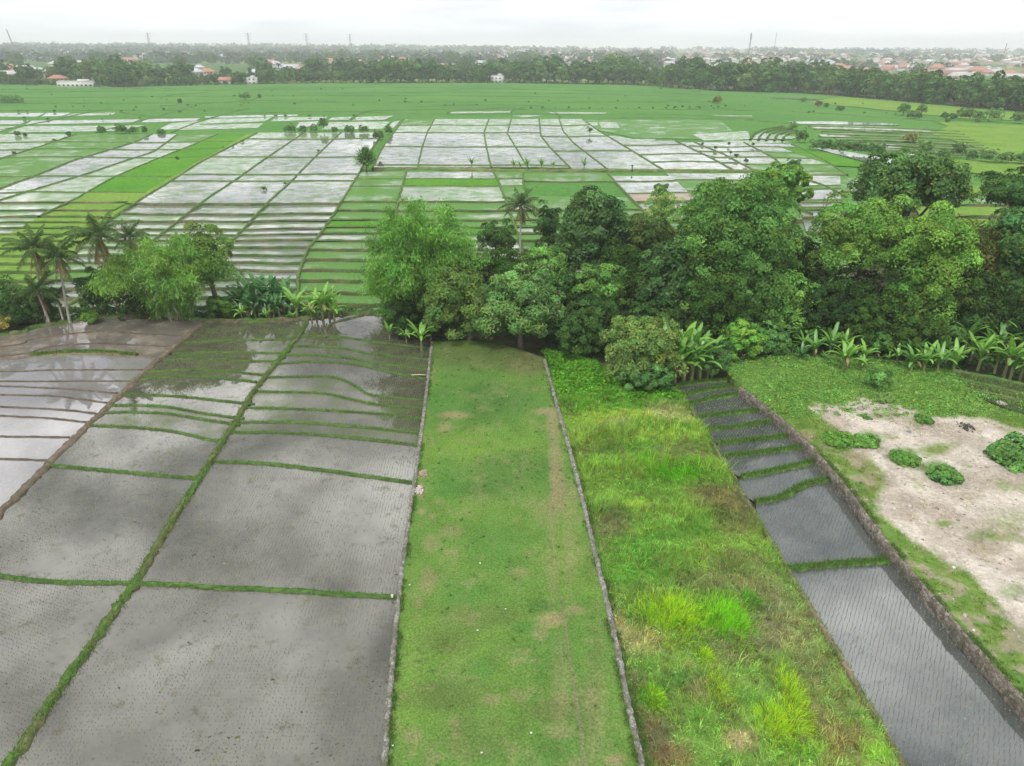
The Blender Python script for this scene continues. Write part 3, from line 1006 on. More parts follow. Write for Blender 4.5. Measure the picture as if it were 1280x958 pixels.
# bright tussocks standing out of it
TUSS = [
    (838, 757, 52, 46, (.36, .50, .03), 'long yellow-green grass tussock, wider of the pair in the grassy plot', 1.0),
    (908, 762, 40, 50, (.22, .48, .02), 'bright green fountain-shaped grass tussock in the grassy plot', 1.2),
    (938, 742, 18, 20, (.12, .30, .03), 'small dark green leafy tussock behind the bright fountain-shaped one', .7),
    (880, 815, 12, 12, (.40, .56, .02), 'small lime green grass tuft at the top of a yellow streak', .7),
    (897, 850, 20, 34, (.36, .44, .05), 'narrow streak of yellow grass leaning downhill in the grassy plot', .8),
    (993, 858, 18, 50, (.38, .48, .04), 'tall slender yellow grass tussock above the lime one', 1.1),
    (975, 893, 42, 34, (.42, .58, .03), 'lime yellow sprawling grass tussock near the narrow paddy', .9),
    (818, 866, 16, 18, (.34, .52, .03), 'thin lime grass tuft near the stone wall', .8)]
for (tu, tv, wpx, hpx, cc, lab, hg) in TUSS:
    b = P(tu, tv + hpx * .35, TG_Z)
    dpt = proj(b[None])[2][0]
    rx = wpx * dpt / F * 1.05; ry = hpx * dpt / F * 1.25
    rng = np.random.default_rng(int(tu))
    n = int(4200 * max(.25, (wpx * hpx) / 2300))
    cc = (cc[0] * 1.35, cc[1] * 1.65, cc[2] * 1.3)
    q = rng.normal(0, .42, (n, 2)); q = q[np.hypot(q[:, 0], q[:, 1]) < 1.1]; n = len(q)
    base = np.column_stack([q[:, 0] * rx, q[:, 1] * ry, np.zeros(n)])
    hh = hg * rng.uniform(.5, 1.15, n) * (1.1 - .45 * np.hypot(q[:, 0], q[:, 1]))
    q2 = fbm(base[:, 0] + 40, base[:, 1] + 40, .5, 3, 2)
    hh *= (.4 + .8 * q2)
    mix_noise = fbm(base[:, 0] + 11, base[:, 1] + 5, .45, 13, 3)  # noise choosing blades in the surrounding grass colour
    lean = q * hh[:, None] * .55 + rng.normal(0, .22, (n, 2)) * hh[:, None] + np.array([.08, -.1])
    C = vary(cc, n, rng, .22, .12)
    oth = rng.random(n) < .08 + .35 * sstep(.5, .7, mix_noise) + .3 * sstep(.6, 1.0, np.hypot(q[:, 0], q[:, 1]))
    C[oth] = vary((.17, .25, .06), int(oth.sum()), rng, .25, .15)
    o = link('grass_tussock', blade_mesh('grass_tussock', base, hh, lean, rng.uniform(.018, .036, n), C, rng), None, (b[0], b[1], b[2] + float(tg_z(b[:1], b[1:2])[0]) - .05))
    tag(o, lab, 'grass tussock', 'tussocks in the grassy plot')

# ------------------------------------------------------------------ narrow planted paddy on the right
NPZ = -.05
colN = [
    [(1220, 1120), (1330, 1115), (1440, 1110)],
    [(985, 712), (1050, 706), (1120, 701)],
    [(944, 628), (975, 623), (1005, 607), (1040, 600)],
    [(926, 597), (955, 592), (1000, 582), (1018, 578)],
    [(908, 571), (940, 568), (1000, 560), (1000, 558)],
    [(897, 555), (930, 552), (985, 546)],
    [(885, 538), (920, 535), (965, 528)],
    [(872, 523), (910, 518), (955, 513)],
    [(862, 506), (900, 497), (928, 494)],
    [(852, 496), (890, 487), (917, 484)],
    [(843, 484), (880, 478), (908, 477)]]
polysN = cells(colN, NL, NR, [PAD_GREY], NPZ)
for i, c in enumerate(colN[1:]):
    bank([P(u, v, NPZ) for u, v in smooth_line(c, 5)], .2, -.25, .75, GREENB, (.10, .22, .04), .35, .12, tufts=(.32, 220))
bank([P(NL(v) - 1, v, NPZ) for v in np.linspace(1110, 486, 40)], .2, -.3, .5, (.22, .18, .12), (.12, .16, .05), .45, .12, tufts=(.25, 30))
seedlings(polysN, {0: .97, 1: .97, 2: 1, 3: 1, 4: 1, 5: 1, 6: 1, 7: 1, 8: 1, 9: .4}, .25, .13, (.30, .36, .22), -.55, SR, 'rice_seedlings', bare=.1, blades=4)

# ------------------------------------------------------------------ crushed-limestone lot
LOT_Z = 1.0
LOTL = lines([(905, 455), (918, 474), (935, 487), (960, 507), (1010, 550), (1060, 607), (1115, 682), (1200, 782), (1280, 872), (1400, 1005), (1500, 1110)])
lot_vt = lambda s: float(np.interp(s, [0, .1, .25, .34, .42, .6, 1], [447, 440, 452, 470, 500, 500, 500]))
LIME = (.55, .50, .425); LIME2 = (.42, .37, .30); WEED = (.11, .23, .045); WEEDY = (.17, .25, .06); DRY = (.24, .20, .11)
lot_poly = [(1020, 507), (1050, 500), (1085, 503), (1140, 507), (1200, 517), (1255, 530), (1330, 560), (1500, 640), (1700, 900), (1500, 1000), (1350, 870), (1275, 790), (1245, 745), (1215, 712), (1170, 700), (1120, 660), (1096, 640), (1112, 612), (1110, 585), (1075, 560), (1045, 540)]
lot_patches = [
    (1170, 563, 20, 8, WEEDY, 1), (1168, 585, 22, 12, WEED, .8), (1130, 568, 22, 9, WEED, .8), (1085, 547, 24, 10, WEED, .8), (1105, 519, 18, 6, WEED, .6), (1155, 521, 14, 5, WEED, .6),
    (1180, 655, 14, 6, WEEDY, .9), (1175, 598, 20, 6, DRY, .6), (1240, 680, 30, 20, DRY, .55), (1260, 650, 30, 18, WEEDY, .45), (1225, 670, 20, 8, WEED, .5),
    (1240, 640, 30, 12, LIME2, .5), (1190, 620, 40, 14, LIME2, .4), (1210, 535, 22, 7, LIME2, .6), (1180, 715, 30, 14, WEEDY, .7), (1225, 760, 24, 18, WEEDY, .7), (1250, 800, 24, 20, WEEDY, .8), (1280, 850, 24, 16, WEED, .6), (1265, 740, 20, 12, WEED, .5),
    (1075, 575, 16, 14, DRY, .7), (1090, 600, 14, 18, DRY, .6), (1008, 545, 14, 10, DRY, .8), (1040, 590, 16, 20, WEEDY, .7)]


def lot_col(x, y, V):
    u, v, _ = proj(V)
    w1 = (fbm(x, y, 5, 81, 5) - .5) * 60; w2 = (fbm(x, y, 5, 85, 5) - .5) * 36
    ins = inpoly(u + w1, v + w2, lot_poly)
    soft = np.zeros(len(x))
    for du, dv in ((0, 0), (6, 0), (-6, 0), (0, 4), (0, -4), (4, 3), (-4, -3)):
        soft += inpoly(u + w1 + du, v + w2 + dv, lot_poly) / 7
    n1 = fbm(x, y, 2.4, 82, 5)[:, None]; n2 = fbm(x, y, .9, 83, 4)[:, None]
    lime = np.array(LIME) * (1 - sstep(.4, .65, n1)) + np.array(LIME2) * sstep(.4, .65, n1)
    weed = np.array(WEED) * (1 - n2) + np.array(WEEDY) * n2
    soft = soft[:, None]
    c = weed * (1 - soft) + lime * soft
    c = blob(u, v, lot_patches, c, fbm(x, y, 1.3, 84, 4) * 1.3)
    sp = sstep(.62, .72, fbm(x, y, 1.8, 86, 5))[:, None] * .55
    c = c * (1 - sp) + np.array(WEEDY) * sp
    dr = (sstep(.50, .62, fbm(x, y, 1.1, 96, 5)) * sstep(520, 600, v) * (1 - soft[:, 0]))[:, None] * .75
    c = c * (1 - dr) + (np.array(LIME2) * .5 + np.array(DRY) * .5) * dr
    stx = sstep(.52, .66, fbm(x * .8 + y * .6, (y * .8 - x * .6) * .22, 1.2, 97, 5))[:, None] * .4 * soft
    c = c * (1 - stx) + np.array((.33, .28, .22)) * stx
    return c * (.8 + .4 * n2)


def lot_z(x, y): return (fbm(x, y, 4, 88) - .5) * .35 + (fbm(x, y, 1.2, 89) - .5) * .12


me, lotV = patch_grid('limestone_lot', SAND, LOT_Z, lot_vt, 1105, LOTL, lambda v: 1800, 190, 220, lot_col, lot_z, 2.2, 1.4)
struct('limestone_lot', me)


# low weeds over the lot and creepers at the top of the plots (stuff)
def cover(name, pts, size, col, rng, per=26, rad=.35, flat=.5):
    k = len(pts)
    idx = np.repeat(np.arange(k), per)
    d = unit(rng.normal(size=(len(idx), 3)) + np.array([0, 0, .9])); d[:, 2] = np.abs(d[:, 2])
    rr = rad * rng.uniform(.5, 1.4, k)
    p = pts[idx] + d * (rr[idx] * rng.random(len(idx)) ** .4)[:, None] * np.array([1.3, 1.3, flat])
    n = unit(d + np.array([0, 0, 1.0]) + .5 * rng.normal(size=d.shape))
    cc = vary(col, k, rng, .2, .12)[idx] if np.ndim(col) == 1 else np.asarray(col)[idx]
    cc = cc * np.exp(rng.normal(0, .17, (len(idx), 1)))
    mb = MB()
    s = size * rng.uniform(.6, 1.4, len(idx))
    leaf_geom(mb, p, n, s, s * .7, np.clip(cc, .003, .9), rng)
    o = link(name, mb.mesh(name, LEAF)); o['kind'] = 'stuff'
    return o


CR = np.random.default_rng(31)
# creeper on the grassy plot's top
q = scatter_px(900, tg_vt, 500, lambda v: WR(v) + 4, lambda v: min(NL(v) - 3, 800 + (v - 440) * .9), TG_Z, CR)
q[:, 2] += tg_z(q[:, 0], q[:, 1])
q = q[CR.random(len(q)) < 1 - .6 * sstep(480, 500, proj(q)[1])]
cq_ = tg_col(WEEDP[:, 0], WEEDP[:, 1], WEEDP) * np.array([.8, 1.05, .9])
cover('plot_weeds', WEEDP, .13, cq_, CR, 14, .24, .7)
cover('creeper', q, .3, np.array((.12, .32, .03)), CR, 30, .55, .7)
# weeds on the lot
qa = scatter_px(7000, lot_vt, 535, LOTL, lambda v: 1800, LOT_Z, CR)
q = scatter_px(20000, lot_vt, 960, LOTL, lambda v: 1800, LOT_Z, CR)
q = np.concatenate([q, qa]); q = q[proj(q)[0] < 1360]
q[:, 2] += lot_z(q[:, 0], q[:, 1])
cq = lot_col(q[:, 0], q[:, 1], q)
green = cq[:, 1] / (cq[:, 0] + 1e-6)
u, v, _ = proj(q)
ok = (green > 1.22) | ((CR.random(len(q)) < .10))
q = q[ok]; cq = cq[ok] * 1.25
u, v, _ = proj(q)
topz = (v < 520)
qb = q[topz]; qb = qb[(fbm(qb[:, 0], qb[:, 1], 3, 121, 3) > .52) & (CR.random(len(qb)) < .16)]
cover('weeds', qb, .17, np.array((.19, .38, .075)), CR, 40, .55, .8)
cover('weeds', q[topz], .15, np.array((.20, .37, .075)), CR, 36, .36, .4)
ql = q[~topz]; cl_ = cq[~topz]
idx = np.repeat(np.arange(len(ql)), 12); n = len(idx)
pp = ql[idx] + np.column_stack([CR.normal(0, .16, (n, 2)), np.full(n, -.03)])
hh = CR.uniform(.06, .22, n)
o = link('dry_grass', blade_mesh('dry_grass', pp, hh, CR.normal(0, .09, (n, 2)), CR.uniform(.02, .045, n), np.clip(cl_[idx] * np.array([1.25, 1.15, 1.1]) * np.exp(CR.normal(0, .25, (n, 1))), .01, .9), CR)); o['kind'] = 'stuff'
# loose stones (stuff)
qs = scatter_px(9000, lot_vt, 960, LOTL, lambda v: 1800, LOT_Z, CR)
cs = lot_col(qs[:, 0], qs[:, 1], qs)
us_, vs_, _ = proj(qs)
qs = qs[(cs[:, 1] / cs[:, 0] < 1.02) & (us_ < 1340)]; n = len(qs)
qs[:, 2] += lot_z(qs[:, 0], qs[:, 1])
sz = CR.lognormal(-2.9, .55, n)
oc = np.array([[1, 0, 0], [-1, 0, 0], [0, 1, 0], [0, -1, 0], [0, 0, .8], [0, 0, -.5]])
V = (qs[:, None] + oc[None] * sz[:, None, None] * CR.uniform(.6, 1.3, (n, 6, 1))).reshape(-1, 3)
ft = np.array([(0, 2, 4), (2, 1, 4), (1, 3, 4), (3, 0, 4), (2, 0, 5), (1, 2, 5), (3, 1, 5), (0, 3, 5)])
T = (ft[None] + (np.arange(n) * 6)[:, None, None]).reshape(-1, 3)
o = link('gravel', make_mesh('gravel', V, [T], SAND, None, np.repeat(vary((.46, .42, .37), n, CR, .3, .04), 6, 0))); o['kind'] = 'stuff'
sel = CR.random(len(ql)) < .3
cover('weeds', ql[sel], .14, cl_[sel] * np.array([1.0, 1.05, .9]), CR, 14, .2, .6)

# ------------------------------------------------------------------ stone walls
def wall(name, label, px, z, width, top, bot, mat, step=.35):
    w = resample([P(u, v, z) for u, v in px], step)
    n = len(w)
    t = np.gradient(w[:, :2], axis=0); t /= np.linalg.norm(t, axis=1)[:, None] + 1e-9
    nn = np.stack([-t[:, 1], t[:, 0]], 1)
    rng = np.random.default_rng(int(width * 1000 + top * 10))
    sec = [(-.5, bot), (-.5, top * .5 + bot * .5), (-.47, top), (-.15, top + .02), (.2, top + .015), (.47, top), (.5, top * .5 + bot * .5), (.5, bot)]
    V = []
    for o_, z_ in sec:
        off = o_ * width + rng.normal(0, .03, n)
        zz = z_ + (rng.normal(0, .045, n) if z_ != bot else 0)
        V.append(np.column_stack([w[:, :2] + nn * off[:, None], w[:, 2] + zz]))
    V = np.stack(V, 1).reshape(-1, 3); k = len(sec)
    Q = np.concatenate([np.stack([np.arange(n - 1) * k + j, np.arange(n - 1) * k + j + 1, (np.arange(n - 1) + 1) * k + j + 1, (np.arange(n - 1) + 1) * k + j], 1) for j in range(k - 1)])
    e = [tuple(range(k)), tuple(range((n - 1) * k + k - 1, (n - 1) * k - 1, -1))]
    me = make_mesh(name, V, [Q, np.array(e)], mat)
    return tag(link(name, me), label, 'wall')


wall('stone_wall', 'low grey rubble stone wall between the mown lawn and the flooded paddies', [(WL(v) - 1, v) for v in np.linspace(1095, 428, 50)], LAWN_Z, .34, .10, -.9, STONE)
wall('stone_wall', 'low grey stone wall between the mown lawn and the tall grass plot', [(WR(v), v) for v in np.linspace(1095, 450, 50)], LAWN_Z, .36, .12, -1.2, STONE)
RT = lines([(930, 485), (960, 507), (1010, 550), (1060, 607), (1115, 682), (1200, 782), (1280, 872), (1400, 1005), (1500, 1110)])
wall('retaining_wall', 'mossy stone retaining wall between the narrow paddy and the white lot', [(RT(v) - 3, v) for v in np.linspace(1108, 484, 60)], LOT_Z, .28, .02, -1.25, STONE_DARK, .4)
edge = []
for fn, z_, o_, lo_, hi_, n_ in ((RT, LOT_Z + .02, 2, 500, 1040, 900), (WL, LAWN_Z, 3, 440, 1040, 700), (WR, LAWN_Z, -4, 455, 1040, 500), (WR, .1, 5, 455, 1040, 600)):
    for vv in CR.uniform(lo_, hi_, n_):
        if vnoise(vv, o_, 14, 6) > .42: edge.append(P(fn(vv) + o_ * CR.uniform(.2, 1.6) * (vv / 700), vv, z_))
edge = np.array(edge); idx = np.repeat(np.arange(len(edge)), 14); n = len(idx)
pp = edge[idx] + np.column_stack([CR.normal(0, .1, (n, 2)), np.full(n, -.03)])
o = link('wall_foot_grass', blade_mesh('wall_foot_grass', pp, CR.uniform(.08, .3, n), CR.normal(0, .11, (n, 2)), CR.uniform(.02, .045, n), vary((.13, .22, .055), n, CR, .3, .2), CR)); o['kind'] = 'stuff'


# ------------------------------------------------------------------ bank tufts (stuff)
TB = np.random.default_rng(77)
bp, bh, bc = [], [], []
for (w, width, top, (hg, den)) in bank_blades:
    ln = np.sum(np.linalg.norm(np.diff(w[:, :2], axis=0), axis=1))
    u, v, _ = proj(w)
    n = int(ln * den)
    i = TB.integers(0, len(w) - 1, n); f = TB.random(n)[:, None]
    q = w[i] * (1 - f) + w[i + 1] * f
    wob = (fbm(q[:, 0], q[:, 1], 3.0, 4) - .5) * width * .45
    q[:, :2] += TB.normal(0, width * .24, (n, 2))
    q[:, 2] += top * .6
    bp.append(q); bh.append(hg * TB.uniform(.5, 1.3, n))
    bc.append(vary((.115, .22, .045), n, TB, .28, .16))
bp = np.concatenate(bp); bh = np.concatenate(bh); bc = np.concatenate(bc); n = len(bp)
o = link('bank_grass', blade_mesh('bank_grass', bp, bh, TB.normal(0, .12, (n, 2)), TB.uniform(.025, .05, n), bc, TB)); o['kind'] = 'stuff'

# ------------------------------------------------------------------ fields beyond the ravine
WHITE = water_mat('far_water_bright', (.175, .185, .17), (.25, .26, .245), ior=1.7, rough=.05, mudamt=.25, bump=.01, mscale=.1, gamt=.42, gscale=.25)
WHITE2 = water_mat('far_water_grey', (.165, .185, .155), (.23, .25, .22), (.10, .18, .055), .52, .3, ior=1.65, rough=.05, mudamt=.15, bump=.01, mscale=.06)
SEED = water_mat('far_water_seeded', (.26, .29, .25), (.33, .35, .30), (.12, .24, .06), .62, .3, ior=1.5, rough=.08, mudamt=0, bump=.02)
GREEN = water_mat('far_rice_young', (.22, .25, .19), (.26, .28, .22), (.10, .22, .05), .95, .12, ior=1.45, rough=.1, mudamt=0, bump=.02)
RICE = rice_mat('far_rice', (.075, .19, .045), (.088, .22, .05), (.11, .245, .055), .02, .8)
LUSH = rice_mat('lush_rice', (.075, .215, .028), (.09, .24, .03), (.115, .265, .035), .06, 1.2)
YEL = rice_mat('ripe_grass', (.12, .23, .042), (.155, .27, .05), (.20, .285, .065), .08, 1.0)
MUDF = water_mat('far_mud', (.22, .17, .13), (.27, .21, .16), ior=1.4, rough=.3, mudamt=.5, bump=.03)
KIND = dict(m=MUDF, W=WHITE, w=WHITE2, S=SEED, G=GREEN, R=RICE, L=LUSH, Y=YEL, M=MUDF)
NAMEK = dict(m='mud_field', W='paddy_water', w='paddy_water', S='seeded_paddy', G='young_rice_field', R='rice_field', L='rice_field', Y='grass_terrace', M='mud_field')


def block(lns, rows, kinds, zf, rowbank=(.27, .62), colbank=(.25, .7), bankcol=((.085, .18, .045), (.12, .17, .06)), skip=(), longb=True, riser=(.16, .14, .08)):
    """cells between boundary lines (u of v) and rows (v, far to near); kinds: one string per row, '.' leaves a cell out, '=' joins it to the cell before"""
    nl = len(lns)
    for j in range(len(rows) - 1):
        z = zf(rows[j + 1]); ks = kinds[min(j, len(kinds) - 1)]
        i = 0
        while i < nl - 1:
            k = ks[min(i, len(ks) - 1)]
            i2 = i + 1
            while i2 < nl - 1 and i2 < len(ks) and ks[i2] == '=': i2 += 1
            if k != '.':
                va, vb = rows[j], rows[j + 1]
                dz = 0.004 * ((i + j) % 3)
                ring = [(lns[i](v), v) for v in np.linspace(vb, va, 4)] + [(lns[i2](v), v) for v in np.linspace(va, vb, 4)]
                if lns[i2](va) - lns[i](va) > .5 or lns[i2](vb) - lns[i](vb) > .5:
                    if lns[i2](va) - lns[i](va) < .5: ring = ring[:-5] + ring[-4:]
                    flat_poly(NAMEK[k], [P(a, b, z + dz) for a, b in ring], KIND[k])
            i = i2
        # bank on this row's near edge
        if (j + 1) not in skip:
            zl = zf(rows[j + 2]) if j + 2 < len(rows) else z - .25
            us = [l(rows[j + 1]) for i_, l in enumerate(lns)]
            a, b = us[0], us[-1]
            ks2 = ks
            if b - a > 2:
                v = rows[j + 1]
                px = [(x, v + 2.4 * (float(vnoise(x, v, 50, 3)) - .5)) for x in np.linspace(a, b, 14)]
                drop = z - zl
                bank([P(x, y, z) for x, y in px], rowbank[0] * (.6 if drop > .1 else 1), -drop - .25, rowbank[1], bankcol[0] if drop < .1 else riser, bankcol[1] if drop < .1 else DARKG, 1.3, .12)
    if longb:
        for l in lns[1:-1] if longb == 1 else lns:
            pts = []
            vs = np.linspace(rows[0], rows[-1], 30)
            pts = [P(l(v), v, zf(v) + .05) for v in vs]
            bank(pts, colbank[0], -.5, colbank[1], bankcol[0], bankcol[1], 1.3, .12)


zmid = lambda v: Z_MID
# wide sheet of rice below everything in the middle distance
RICE_BASE = rice_mat('rice_plain', (.075, .185, .045), (.088, .212, .05), (.112, .24, .056), .012, .6)
pl = [P(u, v, 1.75) for u, v in [(-500, 230), (1900, 262), (1900, 155), (1500, 148), (1280, 140), (1200, 132), (1100, 124), (1000, 117), (900, 114), (820, 107), (640, 104), (400, 104), (240, 107), (160, 109), (0, 105), (-300, 101)]]
flat_poly('rice_plain', pl, RICE_BASE)

LA = lines([(322, 166), (279, 188), (250, 203), (208, 230), (178, 248), (131, 279), (108, 300), (85, 325), (58, 345), (20, 378), (0, 398)])
LB = lines([(380, 166), (334, 197), (287, 230), (259, 248), (205, 290), (170, 318), (135, 345), (95, 375), (65, 398)])
LC = lines([(425, 167), (390, 200), (361, 230), (338, 250), (299, 292), (262, 330), (230, 362), (195, 398)])
LD = lines([(480, 164), (462, 190), (450, 215), (430, 247), (412, 275), (398, 295), (386, 309), (379, 325), (373, 340), (371, 398)])
block([LA, LB, LC, LD], ROWS_B, ['SSw', 'wwW', 'SwW', 'WwW', 'wWw', 'www', 'Sww', 'wSw', 'wwW', 'Sww', 'GSw', 'SSw', 'wSw', 'Sww', 'GwW', 'wSw'], z_row, riser=(.15, .15, .085), longb=2)

# terraces and seeded strips to the left of them
LM = lambda v: -420.0
L00 = lines([(92, 169), (60, 180), (0, 199), (-130, 241), (-300, 300)])
L1 = lines([(190, 168), (168, 178), (128, 190), (91, 201), (44, 220), (0, 236), (-60, 262), (-160, 300)])
L2 = lines([(222, 168), (192, 190), (148, 204), (114, 216), (67, 230), (30, 241), (-20, 257), (-120, 290)])
L3 = lines([(272, 168), (235, 184), (198, 198), (144, 221), (96, 248), (60, 265), (30, 282), (-20, 310)])
L4 = lines([(308, 168), (278, 186), (250, 200), (213, 222), (176, 244), (120, 275), (92, 300), (70, 325), (45, 345), (10, 376), (-15, 398)])
block([LM, L00, L1, L2, L3, L4], [168, 178, 187, 197, 207, 221, 241, 253, 263, 271],
      ['SGWGL', 'SGWSL', 'wGWSL', 'GGWSL', 'GGWSL', 'GGWSL', 'SSWSY', 'SSSSY', 'SSSSY'], lambda v: Z_MID - .004 if v < 255 else z_row(v), skip=(4,), longb=1)
block([LM, L3, L4], [271, 278, 285, 293, 301, 310, 319, 329, 339, 350, 362, 375, 388], ['SY', 'SY', 'wY', 'YY'], z_row, riser=(.12, .20, .04), longb=0)
block([L4, LA], [168, 222, 254, 271, 285, 301, 319, 339, 362, 388], ['Y'], lambda v: z_row(v) + .06, longb=0, skip=range(20))

# south-east of the bright grid: young rice behind the bamboo
LE = lines([(508, 216), (506, 222), (498, 248), (488, 300), (480, 398)])
LF = lines([(617, 216), (622, 224), (632, 250), (650, 300), (670, 398)])
LG = lines([(654, 216), (654, 232), (668, 262), (700, 300), (730, 398)])
LH = lines([(757, 214), (763, 221), (784, 243), (799, 258), (840, 300), (900, 398)])
block([LD, LE, LF, LG], [215, 224, 233, 252, 263, 275, 284, 292, 301, 312, 324, 337, 350, 365, 380, 398], ['GwG', 'GLS', 'GSG', 'GGS', 'GGG', 'LGG', 'GLS', 'SGG', 'GSG'], z_row, riser=(.13, .14, .06), longb=1)
block([LG, LH], [216, 227, 262, 271, 282, 294, 308, 324, 342, 360, 380], ['G'], z_row, riser=(.13, .14, .06), longb=2)
LI = lines([(829, 214), (848, 229), (870, 250), (900, 290), (960, 398)])
block([LH, LI], [220, 227, 242, 252, 262, 275, 290, 310, 335, 360, 385], ['W', 'W', 'M', 'w', 'G'], z_row, riser=(.2, .15, .1), longb=0)
LJ = lambda v: 985.0 + (v - 214) * .3
LK = lines([(1050, 214), (1052, 270), (1070, 398)])
block([LI, LJ], [217, 226, 240, 256, 275, 300, 330, 360, 390], ['w', 'G'], z_row, longb=0)
block([LJ, LK], [220, 232.5, 236.5, 250.5, 253, 259.5, 262, 272, 290, 310, 335, 360, 390], ['w', 'G', 'W', 'G', 'W', 'G', 'w', 'w', 'G'], lambda v: z_row(v), longb=0, colbank=(.2, .5))
bank([P(u, v, z_row(v)) for u, v in [(1000, 222), (1030, 232), (1058, 246)]], .3, -.3, .7, GREENB, DARKG, 1.3)
bank([P(u, v, z_row(v)) for u, v in [(980, 247), (1000, 258), (1015, 268)]], .3, -.3, .7, GREENB, DARKG, 1.3)
LKr = lines([(1120, 214), (1150, 270), (1200, 398)])
block([LK, LKr], [222, 240, 262, 290, 330, 390], ['G', 'G', 'Y'], z_row, longb=0)
block([LKr, lines([(1330, 214), (1400, 390)]), lambda v: 1700.0], [232, 244, 256, 270, 290, 315, 350, 395], ['YG', 'GY', 'YY'], z_row, longb=0)
# long bank with banana plants
bank([P(u, v, 2.0) for u, v in smooth_line([(466, 213), (520, 211), (600, 213), (660, 214), (760, 214), (840, 214), (900, 214), (950, 214.5)], 5)], .5, -.4, 2.6, (.11, .20, .05), (.16, .20, .07), 1.2, .15)

# bright water grid in the centre
C0 = lines([(507, 146), (494, 164), (479, 183), (466, 209)])
C1 = lines([(543, 149), (534, 166), (527.5, 184.5), (522, 209)])
C2 = lines([(611, 149), (605, 166), (608, 184.5), (614, 209)])
C3 = lines([(639, 149), (634, 167), (645, 184.5), (660, 210)])
C4 = lines([(674, 149), (676, 170), (689, 186), (714, 211)])
C5 = lines([(699, 149), (704, 164), (716, 178), (761, 213)])
C6 = lines([(728, 149), (749, 164), (776, 180), (830, 213)])
block([C0, C1, C2, C3, C4], [149, 157, 166.5, 184.5, 207, 210], ['GSSS', 'SSSw', 'WWww', 'WWWW', 'Wwww'], zmid, rowbank=(.27, .75), longb=2)
block([C4, C5, C6], [149, 157, 171, 189, 212], ['SS', 'wS', 'wW', 'Ww'], zmid, rowbank=(.3, .8), longb=2)
C8 = lines([(848, 178), (890, 198), (917, 213)])
C9 = lines([(868, 178), (905, 193), (942, 213)])
block([C6, C8], [176, 182, 193.5, 203, 213], ['w', 'W', 'W', 'W'], zmid, rowbank=(.25, .7), longb=2)
block([C8, C9], [178, 184, 190, 197, 204, 213], ['W', 'W', 'w', 'W', 'W'], zmid, rowbank=(.3, .7), longb=2)
block([lines([(752, 176), (775, 184), (800, 196)]), lines([(757, 176), (782, 184), (807, 196)])], [176, 186, 196], ['w'], lambda v: Z_MID + .02, longb=0, skip=range(9))
C10 = lines([(930, 178), (968, 198), (985, 213)])
block([C9, C10], [178, 184, 190, 197, 206, 213], ['w', 'W', 'w', 'w', 'G'], zmid, rowbank=(.25, .7), longb=2)
C11 = lines([(985, 178), (1010, 190), (1040, 206), (1050, 213)])
block([C10, C11], [180, 184.5, 191, 198, 206, 214, 219], ['W', 'w', 'G', 'S', 'G', 'G'], zmid, rowbank=(.25, .7), longb=2)
Z2 = Z_MID + .03
for nm, kd, px in (
        ('rice_field', 'L', [(976, 184.5), (1010, 185.5), (1040, 192), (1084, 205), (1075, 209), (1040, 207), (1000, 193)]),
        ('paddy_water', 'W', [(1018, 185), (1040, 187), (1100, 196), (1150, 206), (1142, 207.5), (1100, 206), (1084, 203), (1050, 194)]),
        ('paddy_water', 'W', [(1126, 208), (1195, 212.5), (1207, 215.5), (1126, 212)]),
        ('mud_field', 'M', [(1126, 213), (1207, 216.5), (1200, 221), (1138, 220)]),
        ('paddy_water', 'w', [(1136, 230), (1190, 231), (1183, 247), (1160, 252), (1140, 243)]),
        ('paddy_water', 'W', [(985, 152), (1050, 152), (1120, 155), (1125, 156.5), (1060, 156), (1000, 155)]),
        ('seeded_paddy', 'S', [(1010, 157), (1090, 158), (1150, 162), (1168, 165), (1100, 165), (1020, 161)]),
        ('paddy_water', 'w', [(1100, 178), (1127, 179.5), (1127, 181), (1100, 181)]),
        ('paddy_water', 'W', [(1102, 183), (1128, 184), (1110, 186.5), (1103, 186)]),
        ('paddy_water', 'w', [(1022, 168), (1055, 169), (1065, 171), (1028, 171)]),
        ('grass_field', 'Y', [(1165, 168), (1185, 158), (1170, 152), (1200, 153), (1300, 158), (1500, 165), (1500, 230), (1290, 212), (1240, 190), (1200, 178)]),
        ('grass_field', 'Y', [(1126, 197), (1300, 203), (1500, 212), (1500, 232), (1300, 221), (1205, 216), (1150, 209), (1132, 206)]),
        ('grass_field', 'Y', [(1050, 121), (1150, 129), (1250, 139), (1400, 150), (1400, 156), (1200, 148), (1100, 137), (1010, 128)])):
    flat_poly(nm, [P(u, v, Z2 + .004 * (int(px[0][0]) % 5)) for u, v in px], KIND[kd])
# curved terraces on the right
for k, (v0, sag) in enumerate([(158, 0), (161.5, 1), (165, 2), (168.5, 3), (172, 4), (175, 5), (178, 6), (181, 7), (184.5, 8), (188, 9)]):
    px = [(1010 + k * 8, v0), (1080 + k * 6, v0 + 1.5), (1150 + k * 5, v0 + 4 + sag * .2), (1200 + k * 6, v0 + 7 + sag * .1)]
    bank([P(u, v, Z2) for u, v in smooth_line(px, 5)], .3, -.3, 1.1, DARKG, (.12, .17, .06), 1.5, .12)
    if k < 9 and k % 2 == 0:
        q = [(1012 + k * 8, v0 + .8), (1080 + k * 6, v0 + 2.2), (1150 + k * 5, v0 + 4.7 + sag * .2), (1190 + k * 6, v0 + 7.3)]
        q2 = [(1190 + k * 6, v0 + 9.5), (1150 + k * 5, v0 + 7.0 + sag * .2), (1080 + k * 6, v0 + 4.6), (1014 + k * 8, v0 + 3)]
        flat_poly('seeded_paddy', [P(u, v, Z2 - .012) for u, v in q + q2], GREEN)
